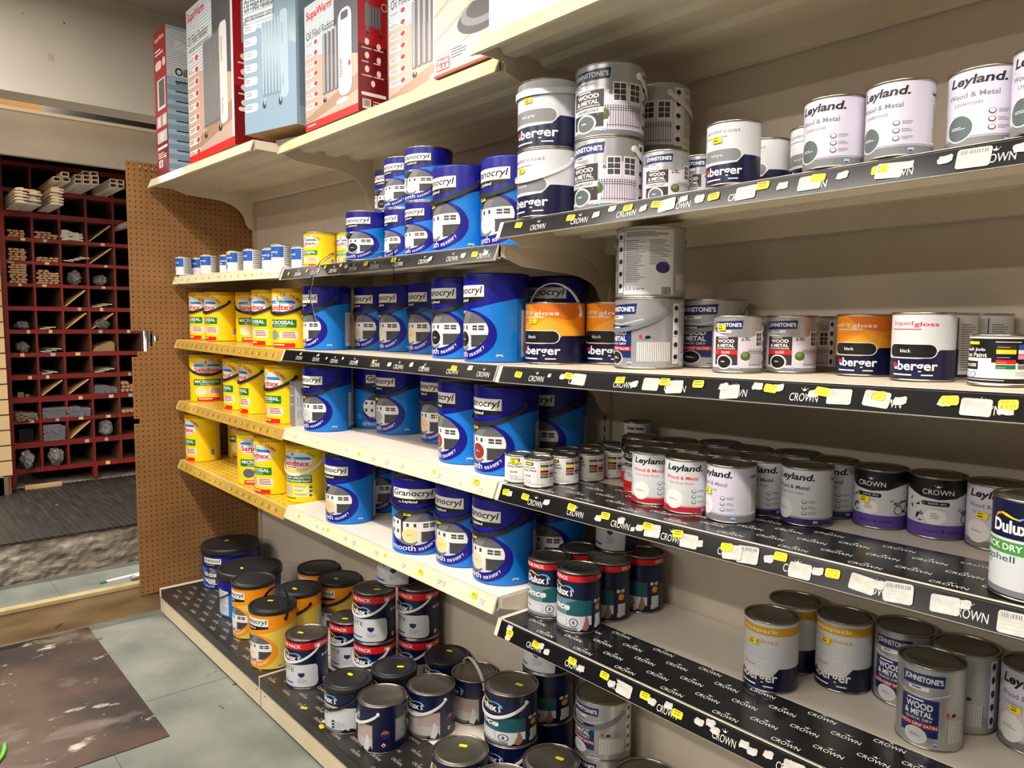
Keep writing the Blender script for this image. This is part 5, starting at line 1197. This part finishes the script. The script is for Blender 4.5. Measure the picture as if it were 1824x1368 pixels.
def f1(a):
    a.rect(0, 1, 0, 1, CRED); a.rect(0, 1, 0, .3, CDRED); a.text('SupaWarm', .1, .85, .92, .96, PINK, bold=.02); a.lines(.1, .8, .82, .87, 2, WHITE, .5)
    a.rrect(.1, .6, .73, .79, PINK, .5); a.ell(.8, .765, .12, .03, PINK, 14)
    a.rect(.22, .86, .45, .66, CWHT); a.rect(.34, .8, .47, .65, FIND)
    for u in (.12, .55): a.rect(u, u + .36, .33, .41, LGREY); a.ell(u + .18, .37, .1, .03, CWHT, 12)
    a.rect(.12, .9, .22, .30, LGREY); a.ell(.5, .26, .16, .03, CWHT, 14); a.rrect(.12, .92, .175, .195, CWHT, .5); a.ell(.72, .115, .1, .018, SYEL, 3); a.rect(.2, .5, .05, .10, CWHT); a.rect(.28, .44, .055, .095, MGREY); a.lines(.15, .9, .105, .15, 3, PINK, .3)
def s1(a):
    a.rect(0, 1, 0, 1, CBLUE)
    for k in range(20): a.rect(0, 1, .66 + k * .016, .669 + k * .016, CWHT)
    for k in range(9): a.rect(0, 1, .02 + k * .068, .055 + k * .068, CBL2); a.lines(.1, .5, .066 + k * .068, .085 + k * .068, 1, BLACK, .45, k)
    a.text('SupaWarm', .1, .95, .82, .91, CWHT, bold=.05); a.text('Oil Filled Radiator', .1, .98, .665, .72, BLACK, bold=.02); a.text('with thermostatic control', .1, .98, .60, .64, BLACK)
def f2(a):
    rad_front(a, 'tan'); a.text('SupaWarm', .03, .42, .90, .97, RED, bold=.02); a.text('Oil Filled Radiator', .03, .5, .76, .82, BLACK); a.text('with thermostatic control', .05, .5, .715, .745, DGREY)
    a.ell(.72, .985, .1, .03, RED, 16); radiator(a, .37, .88, .17, .74, 12, (FIN, FIND)); tags(a, 9, .06, .66, True); a.rect(0, 1, 0, .05, RED); a.rect(.96, 1, .05, 1, CWHT)
def s_red(a):
    a.rect(0, 1, 0, 1, CRED); a.rect(0, 1, 0, .35, CDRED); a.ell(.5, .93, .3, .04, PINK, 14); a.ell(.5, .93, .26, .033, CRED, 14); a.rect(.2, .85, .6, .84, FIN)
    for k in range(4): a.ell(.3, .52 - k * .09, .14, .022, PINK, 10); a.lines(.1, .9, .46 - k * .09, .485 - k * .09, 1, PINK, .3, k)
    a.rrect(.1, .9, .2, .225, CWHT, .5); a.rect(.3, .8, .1, .16, CWHT)
def f3(a):
    rad_front(a, 'blue'); a.text('Oil Filled Radiator', .03, .62, .66, .73, BLACK, bold=.01); a.text('with thermostatic control', .03, .6, .61, .645, BLACK); radiator(a, .36, .86, .17, .60, 6, (CBLUE, CBL3)); tags(a, 7, .14, .57, False)
def f4(a):
    rad_front(a, 'tan'); a.text('SupaWarm', .04, .54, .86, .945, RED, bold=.03); a.text('ECO HEATER', .04, .3, .81, .835, PINK); a.text('Oil Filled Radiator', .04, .62, .72, .785, BLACK)
    radiator(a, .36, .88, .22, .72, 5, (FIN, FIND)); a.rrect(.66, .90, .16, .80, WHITE, .12); a.rrect(.71, .84, .72, .78, CWALL, .3); a.ell(.82, .5, .05, .035, CWHT, 16); a.lines(.68, .74, .3, .44, 9, DGREY, .4); a.rrect(.84, .88, .36, .4, RED, .3); a.ell(.72, .13, .11, .02, WHITE, 14)
    tags(a, 7, .19, .68, True); a.rect(0, 1, 0, .06, RED); a.lines(.05, .3, .025, .04, 1, WHITE, .6)
def s4(a):
    a.rect(0, 1, 0, 1, CRED); a.rect(0, 1, 0, .5, CDRED); a.text('Oil Filled Radiator', .15, .98, .86, .91, PINK, bold=.02); radiator(a, .28, .8, .62, .8, 5, (MGREY, FIND), False); a.rrect(.24, .38, .60, .82, MGREY, .2)
    for k in range(3):
        for u in (.3, .7): a.ell(u, .52 - k * .10 - (.02 if u > .5 else 0), .075, .025, PINK, 12); a.lines(u - .18, u + .18, .455 - k * .10, .475 - k * .10, 1, PINK, .35, k)
    a.ell(.5, .22, .07, .024, PINK, 12); a.rrect(.1, .95, .125, .15, CWHT, .4); a.rect(.14, .42, .03, .10, CWHT); a.barcode(.17, .39, .045, .095, DGREY); a.lines(.5, .9, .03, .09, 3, PINK, .3); a.ell(.9, .8, .1, .03, PINK, 14); a.ell(.9, .8, .085, .025, CRED, 14)
def f6(a):
    a.rect(0, 1, 0, 1, CPINK)
    for k in range(7): a.poly([(0, .05 + k * .13), (1, .2 + k * .16), (1, .215 + k * .16), (0, .058 + k * .13)], CTAN)
    a.ell(.78, .215, .38, .075, BLACK, 28); a.ell(.80, .24, .34, .065, MGREY, 28); a.ell(.82, .258, .27, .05, BLACK, 28); a.ell(.80, .36, .28, .07, FIN, 26); a.ell(.81, .375, .22, .055, BLACK, 26); a.rect(.66, .98, .40, 1, FIND)
    a.rect(0, 1, 0, .012, RED); a.rrect(.25, .60, .05, .125, CWHT, .2); a.lines(.30, .57, .06, .115, 4, DGREY, .45); a.rrect(.03, .29, .02, .125, CWHT, .15); a.rrect(.045, .275, .025, .09, RED, .15)
    a.text('INCLUDES', .05, .27, .098, .114, RED, bold=.01); a.text('SPARE', .06, .26, .062, .084, WHITE, bold=.03); a.text('BULB', .06, .26, .032, .056, WHITE, bold=.03)
def f7(a):
    a.rect(0, 1, 0, 1, CWHT); a.rrect(.34, .80, .14, .9, LGREY, .1); a.rrect(.36, .78, .16, .88, CWHT, .1); a.ell(.60, .5, .15, .24, LGREY, 24)
    for k in range(6): a.rect(.46, .74, .34 + k * .06, .355 + k * .06, MGREY)
    for u in (.42, .73): a.ell(u, .24, .05, .055, MGREY, 16); a.ell(u, .24, .04, .045, CWHT, 16)
    a.ell(.58, .22, .014, .015, BROWN, 10); a.poly([(.86, 0), (1, 0), (1, .18), (.93, .16)], RED)
zA = 1.47 + .637 + .042
carton('slim heater carton with red narrow face and pale blue side, far left', -2.405, -2.225, -.50, -.13, 2.152, 2.80, f1, s1)
carton('tall heater carton with tan floor picture and ribbed radiator, red side', -1.975, -1.462, -.49, -.33, 2.142, 2.78, f2, s_red)
carton('heater carton with a blue tinted picture, overhanging the joint of the top shelves', -1.342, -1.052, -.50, -.385, 2.1525, 2.80, f3, lambda a: (a.rect(0, 1, 0, 1, CBLUE), a.rect(.1, .9, .1, .8, CBL2)), rz=math.radians(14)).location = (-1.342 - .0278, -.498 + .1116, 2.1525)
carton('short heater carton with white radiator picture and dark red side panel', -1.035, -.677, -.408, -.303, 2.1215, 2.535, f4, s4)
carton('short heater carton half hidden, right of the dark red side panel', -.622, -.262, -.332, -.21, 2.1195, 2.535, f4, s4)
carton('heater carton with black pedestal picture and red spare bulb badge', -.268, -.012, -.412, -.336, 2.1195, 2.62, f6, None)
carton('white carton with a fan heater line drawing on the upper right top shelf', .04, .34, -.475, -.25, 2.1335, 2.45, f7, None)
# little grey carton leaning at the end of the middle yellow shelf
t = thing('leaflet_carton', 'small grey and white carton between the yellow tubs and the blue tubs', 'carton', (-1.342, -.345, 1.0662), math.radians(-4))
bm = bmesh.new(); box(bm, 0, .055, 0, .055, 0, .172); a = Art(.055, .172)
a.rect(0, 1, 0, 1, MGREY); a.lines(.2, .8, .3, .9, 3, LGREY, .12, 3); b = a.plane(lambda u, v: ((u, 0, v), (0, -1, 0)), .0002); mm = [LGREY] + a.mats; join_bm(bm, b, 1)
a = Art(.055, .172); a.rect(0, 1, 0, 1, LGREY)
for k in range(3): a.rect(.2 + k * .2, .24 + k * .2, .18, .36, MGREY); a.rect(.2 + k * .2, .24 + k * .2, .44, .66, MGREY)
off = len(mm); b = a.plane(lambda u, v: ((.055, u, v), (1, 0, 0)), .0002); mm += a.mats; join_bm(bm, b, off)
ob('box', mesh(bm, 'box', mm), t)
# clear sign holder clipped to the black strip
acr = M('clear_acrylic', (244, 245, 245), .05); n_, l_, b_ = nodes(acr); b_.inputs['Transmission Weight'].default_value = 1.0; b_.inputs['IOR'].default_value = 1.15
t = thing('sign_holder', 'clear plastic sign holder hanging from the black strip under the blue tins', 'sign holder', (-.767, -.431, 1.58))
bm = bmesh.new(); box(bm, 0, .325, -.002, 0, 0, .088); ob('sheet', mesh(bm, 'sheet', acr), t)
bm = bmesh.new(); box(bm, 0, .325, -.004, .001, .082, .098); ob('clip', mesh(bm, 'clip', acr), t)
bm = bmesh.new(); tube(bm, [(-.797, -.437, 1.69), (-.835, -.46, 1.665), (-.872, -.472, 1.62), (-.903, -.468, 1.57), (-.925, -.45, 1.515), (-.932, -.435, 1.47)], .0045, 8)
tag(ob('plastic_strip', mesh(bm, 'plastic_strip', acr)), 'clear plastic strip dangling in front of the first blue tub', 'plastic strip')

# ------------------------------------------------------------------ red pigeonhole rack in the trade room
RX = -4.45
BZ = [(2.501, 2.474), (2.330, 2.301), (2.179, 2.146), (2.012, 1.987), (1.860, 1.838), (1.711, 1.689), (1.561, 1.532), (1.407, 1.378), (1.252, 1.223), (1.104, 1.071), (.956, .918), (.803, .777), (.649, .612), (.473, .443)]
CY = [-.857, -.703, -.545, -.384, -.213, -.05, .03]
rk = thing('timber_rack', 'tall red pigeonhole rack full of mouldings and trims beyond the opening', 'rack', (RX, -.43, .361))
def rp(name, fn, mt):
    bm = bmesh.new(); fn(bm); o = ob(name, mesh(bm, name, mt), rk)
    for v in o.data.vertices: v.co -= Vector((RX, -.43, .361))
    return o
rp('post', lambda b: box(b, RX - .05, RX + .006, -.885, -.857, .361, 2.62), redm)
for i, (a1, a0) in enumerate(BZ):
    rp('shelf_board', lambda b: (box(b, RX - .02, RX, -.857, .03, a0, a1), box(b, RX - .85, RX - .02, -.857, .03, a0 + .002, a1 - .004, 1)), [redm, ptim_m])
for y in CY[1:-1]:
    rp('divider', lambda b: (box(b, RX - .012, RX - .001, y - .007, y + .007, .473, 2.474), box(b, RX - .85, RX - .012, y - .006, y + .006, .473, 2.474, 1)), [redm, ptim_m])
rp('side_panel', lambda b: box(b, RX - .85, RX - .02, -.885, -.858, .44, 2.5), ptim_m)
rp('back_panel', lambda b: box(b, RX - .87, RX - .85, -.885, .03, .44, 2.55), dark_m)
rp('foot', lambda b: box(b, RX - .04, RX + .004, -.40, -.37, .361, .443), redm)
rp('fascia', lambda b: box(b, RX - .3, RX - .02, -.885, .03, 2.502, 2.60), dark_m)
for r_, c_ in ((3, 3), (2, 3), (5, 2), (6, 2), (6, 3), (9, 1), (9, 2), (11, 2)):
    zb, zt = BZ[r_ + 1][0], BZ[r_][1]
    rp('diagonal_divider', lambda b: prism(b, [(CY[c_] + .012, zb + .004), (CY[c_] + .022, zb + .004), (CY[c_ + 1] - .012, zt - .012), (CY[c_ + 1] - .022, zt - .008)], 'x', RX - .6, RX - .015), beam_m)
r2 = random.Random(12)
for r_ in range(2, 13):
    for c_ in range(5):
        if r2.random() < .62:
            a1, a0 = BZ[r_ + 1] if r_ < 13 else BZ[-1]
            bm = bmesh.new(); wd = r2.uniform(.018, .03); y = CY[c_] + r2.uniform(.04, .11); box(bm, RX + .0005, RX + .0015, y, y + wd, a0 + .004, a1 - .003 if a1 - a0 < .03 else a0 + .026)
            o = ob('price_label', mesh(bm, 'price_label', SW['yellow'] if r2.random() < .65 else STW), rk)
            for v in o.data.vertices: v.co -= Vector((RX, -.43, .361))
TANW = noisy('moulding_softwood', [(.3, (176, 136, 98)), (.7, (204, 166, 126))], 9, 6, .6); PVC = M('white_pvc', (232, 226, 216), .35); GPVC = M('grey_pvc', (172, 172, 184), .4)
def stick_mesh(kind, sd):
    bm = bmesh.new(); r = random.Random(sd)
    if kind == 'wood':
        s_ = r.uniform(.011, .017); prism(bm, [(-s_, -.006), (s_, -.006), (s_, .002), (s_ * .4, .008), (-s_ * .3, .005), (-s_, .007)], 'x', -.5, 0); return mesh(bm, 'moulding', TANW)
    if kind == 'pvc': prism(bm, [(-.034, -.007), (.034, -.006), (.036, .001), (.01, .004), (.006, .010), (-.02, .008), (-.034, .003)], 'x', -1.0, 0); return mesh(bm, 'trim', PVC)
    if kind == 'tube':                                       # hollow rectangular trunking
        for y0, y1, z0, z1 in ((-.02, .02, -.013, -.0105), (-.02, .02, .0105, .013), (-.02, -.0175, -.0105, .0105), (.0175, .02, -.0105, .0105)): box(bm, -1.0, 0, y0, y1, z0, z1)
        box(bm, -.3, -.29, -.0175, .0175, -.0105, .0105, 1); return mesh(bm, 'trunking', [PVC, dark_m])
    if kind == 'grey':
        n = 10; 
        for ri, ro in ((.0045, .0068),):
            A = [[bm.verts.new((x, q * math.cos(2 * math.pi * k / n), q * math.sin(2 * math.pi * k / n))) for k in range(n)] for x, q in ((-.4, ro), (0, ro), (0, ri), (-.06, ri))]
            for P_, Q_ in zip(A, A[1:]):
                for k in range(n): bm.faces.new((P_[k], P_[(k + 1) % n], Q_[(k + 1) % n], Q_[k]))
            f = bm.faces.new(A[-1]); f.material_index = 1
        bmesh.ops.recalc_face_normals(bm, faces=bm.faces[:]); return mesh(bm, 'tube', [GPVC, dark_m])
    if kind == 'dowel': lathe(bm, [(0, -.4), (.013, -.4), (.013, -.002), (.010, 0), (0, .001)], 12); bmesh.ops.rotate(bm, verts=bm.verts[:], cent=(0, 0, 0), matrix=Matrix.Rotation(math.pi / 2, 3, 'Y')); return mesh(bm, 'dowel', TANW, True)
    if kind == 'flat': box(bm, -.5, 0, -.03, .03, -.003, .003); return mesh(bm, 'strip', M('off_white_strip', (216, 210, 200), .45))
    if kind == 'fibre': prism(bm, [(-.006, -.003), (.006, -.004), (.002, .004)], 'x', -.3, 0); return mesh(bm, 'cane', noisy('pale_cane', [(.3, (150, 140, 116)), (.7, (188, 178, 150))], 20, 4, .7))
STK = {}
def put(kind, name, label, cat, group, x, y, z, rx=0, ry=0, rz=0, variants=4):
    k = (kind, rng.randrange(variants))
    if k not in STK: STK[k] = stick_mesh(kind, k[1])
    o = ob(name, STK[k]); o.location = (x, y, z); o.rotation_euler = (rx, ry, rz); tag(o, label, cat, group)
def pile(kind, name, label, cat, group, r_, c_, n, w_, h_, dx=(.0, .01), c2=None, x0=None):
    ya, yb, z0 = CY[c_] + .012, CY[c2 or c_ + 1] - .012, BZ[r_ + 1][0] + h_ * .55
    per = max(1, int((yb - ya) / w_)); 
    for i in range(n):
        row, k = divmod(i, per)
        put(kind, name, label, cat, group, (x0 or RX) - .004 + rng.uniform(*dx), ya + w_ * (k + .5) + (w_ * .3 if row % 2 else 0) * (.5 if k == per - 1 else 1) + rng.uniform(-.001, .001), z0 + h_ * row, rng.uniform(-.12, .12))
for r_, c_, n, lab in ((2, 0, 9, 'top row, left cell'), (2, 1, 11, 'top row, second cell'), (3, 0, 15, 'second row, left cell'), (3, 1, 8, 'second row, second cell'), (4, 0, 25, 'third row, left cell'), (4, 1, 22, 'third row, second cell')):
    pile('wood', 'moulding_length', 'brown wooden moulding end in the red rack, ' + lab + ' of the wooden ones', 'moulding', 'wooden mouldings, ' + lab, r_, c_, n, .033, .0158)
for (py, pz, n) in ((-.815, 2.19, 5), (-.742, 2.19, 5)):
    for k in range(n): put('pvc', 'window_trim', 'thick white plastic trim end jutting from the upper left of the red rack', 'trim', 'white plastic trims', -4.06 + rng.uniform(-.03, .03), py + rng.uniform(-.004, .004), pz + .019 * k, rng.uniform(-.05, .05))
for k in range(6): put('pvc', 'window_trim', 'thin white plastic trim end jutting below the white trunking', 'trim', 'thin white trims under the trunking', -4.03 + rng.uniform(-.03, .03), -.625 + rng.uniform(-.006, .006), 2.196 + .019 * k, rng.uniform(-.08, .08))
TB = 'hollow white trunking end of the red rack, '
for k, (y, z) in enumerate([(-.648, 2.340), (-.602, 2.340), (-.610, 2.368)] + [(-.53 + .043 * i, 2.340 + .028 * j) for j in range(3) for i in range(3) if not (j == 2 and i == 0)]):
    put('tube', 'trunking', TB + 'in the larger bundle', 'trunking', 'large bundle of white trunking', -4.0 + (k % 3) * .02, y + .02, z + .005)
for k in range(4): put('tube', 'trunking', TB + 'in the small bundle next to the pegboard', 'trunking', 'small bundle of white trunking', -4.0, -.31 + .044 * (k % 2), 2.345 + .028 * (k // 2))
put('tube', 'trunking', 'single white trunking end lower down beside the pegboard', 'trunking', None, -4.1, -.178, 2.125)
for k in range(4): put('flat', 'trim_strip', 'flat white strip in the third cell of the upper rows of the red rack', 'strip', 'flat white strips in the rack', RX + .02 + .01 * k, -.50 + .03 * k, 1.873 + .008 * k, rng.uniform(-.1, .1))
for k in range(9): put('pvc', 'window_trim', 'white plastic trim end lying level in the third cell of the red rack', 'trim', 'white trims inside the rack', RX + .01, -.505 + .06 * (k % 2) + rng.uniform(-.005, .005), 2.02 + .013 * (k // 2), rng.uniform(-.1, .1))
pile('grey', 'grey_tube', 'thin grey tube end in the upper grey bundle of the red rack', 'tube', 'upper bundle of grey tubes', 10, 1, 96, .0145, .0135, (0, .02), 3)
pile('grey', 'grey_tube', 'thin grey tube end in the square stacked lower bundle of the red rack', 'tube', 'lower bundle of grey tubes', 11, 1, 70, .0145, .0135, (0, .02))
pile('grey', 'grey_tube', 'thin grey tube end in the bundle beside the round wooden ends', 'tube', 'right bundle of grey tubes', 9, 3, 36, .0145, .0135, (0, .02))
pile('dowel', 'dowel', 'round wooden dowel end in the right column of the red rack', 'dowel', 'round dowels', 9, 4, 12, .027, .026, (0, .015))
pile('dowel', 'dowel', 'round wooden dowel end low in the right column of the red rack', 'dowel', 'round dowels low down', 10, 4, 5, .027, .026, (0, .02))
pile('fibre', 'cane', 'thin pale cane end in the left cell of the red rack', 'cane', 'pale canes', 10, 0, 60, .011, .0085, (0, .05))
for r_, c_, n in ((8, 1, 2), (8, 3, 3), (7, 1, 3), (6, 1, 2), (5, 3, 3)):
    for k in range(n): put('flat', 'trim_strip', 'flat pale strip lying in the middle rows of the red rack, %s column' % ('left', 'second', 'third', 'fourth')[c_], 'strip', 'flat strips in the middle rows, column %s' % 'abcd'[c_], RX + .01 * k, CY[c_] + .05 + .03 * k, BZ[r_ + 1][0] + .006 + .009 * k, rng.uniform(-.08, .08))
bagm = M('clear_polythene', (150, 150, 150), .14); n_, l_, b_ = nodes(bagm); b_.inputs['Transmission Weight'].default_value = .35
def bag(label, x, y, z, sx, sy, sz, sd):
    bm = bmesh.new(); bmesh.ops.create_icosphere(bm, subdivisions=4, radius=1)
    for v in bm.verts:
        d = 1 + .32 * noise.noise(v.co * 1.6 + Vector((sd, 0, 0))) + .18 * noise.noise(v.co * 3.7 + Vector((0, sd, 0))); v.co = Vector((v.co.x * d * sx * .9, v.co.y * d * sy * .68, max(-sz * .95, v.co.z * d * sz)))
    o = ob('plastic_bag', mesh(bm, 'plastic_bag', bagm, False)); o.location = (x, y, z + sz * .95); tag(o, label, 'plastic bag', 'clear bags in the rack')
bag('shiny clear bag in the lower left cell of the red rack', RX - .02, -.79, .474, .12, .055, .06, 1)
bag('large clear bag hanging over the lowest board of the red rack', RX - .03, -.62, .474, .10, .065, .065, 2)
bag('clear bag in the fourth column low in the red rack', RX - .05, -.30, .65, .10, .06, .055, 3)
bag('clear bag in the third column of the upper rack', RX - .05, -.46, 1.712, .10, .06, .05, 4)
bag('clear bag in the fourth column of the upper rack', RX - .05, -.30, 1.712, .10, .06, .04, 5)
bag('grey crumpled bag in the left cell above the middle of the rack', RX - .05, -.78, 1.408, .10, .06, .028, 6)
bag('grey crumpled bag in the left cell at the middle of the rack', RX - .06, -.78, 1.2535, .09, .055, .036, 7)
bag('grey crumpled bag in the fourth column at mid height', RX - .05, -.30, 1.408, .10, .065, .036, 8)
bm = bmesh.new(); prism(bm, [(-.372, 1.2535), (-.23, 1.2535), (-.23, 1.31), (-.25, 1.325), (-.30, 1.305), (-.35, 1.285)], 'x', RX - .4, RX - .01)
tag(ob('card_offcut', mesh(bm, 'card_offcut', M('brown_card', (168, 140, 100), .8))), 'folded brown card offcut in the fourth column of the red rack', 'card')
bm = bmesh.new(); box(bm, RX - .2, RX - .06, -.82, -.74, .6495, .735); box(bm, RX - .0605, RX - .059, -.81, -.75, .66, .725, 1)
tag(ob('black_box', mesh(bm, 'black_box', [BLACK, dark_m])), 'small black box in a lower left cell of the red rack', 'box')
bm = bmesh.new(); box(bm, RX - .05, RX - .01, -.825, -.79, .957, .99); box(bm, RX - .03, RX - .0, -.785, -.76, .957, .977)
tag(ob('chrome_fitting', mesh(bm, 'chrome_fitting', M('chrome', (190, 196, 202), .18, 1.0))), 'shiny chrome fitting in the left cell above the pale canes', 'fitting')
bm = bmesh.new(); box(bm, -4.33, -4.29, -.83, -.62, .3615, .385)
tag(ob('timber_offcut', mesh(bm, 'timber_offcut', TANW)), 'pale timber offcut lying on the mat in front of the red rack', 'offcut')
# slatted display panel at the left edge of the frame
t = thing('slatwall_panel', 'cream slatted display panel at the left edge beside the red rack', 'slatwall', (-4.2, -1.12, .361))
bm = bmesh.new(); box(bm, -.03, 0, -.20, .165, .0, .12 + .0); box(bm, -.03, 0, -.2, .19, .0, .115, 1)
k = .125
while k < 1.93: box(bm, -.03, 0, -.20, .215 - .012 * k, k, k + .088); k += .0975
box(bm, -.032, -.012, -.20, .205, .0, 1.93, 1)
ob('slats', mesh(bm, 'slats', [M('slat_cream', (206, 178, 132), .5), M('slat_groove_board', (112, 90, 66), .7)]), t)

# ------------------------------------------------------------------ the tins
for kd, x, y, z, rot, var, opt, lab in TINS: place_tin(kd, x, y, z, rot, var, opt, lab)
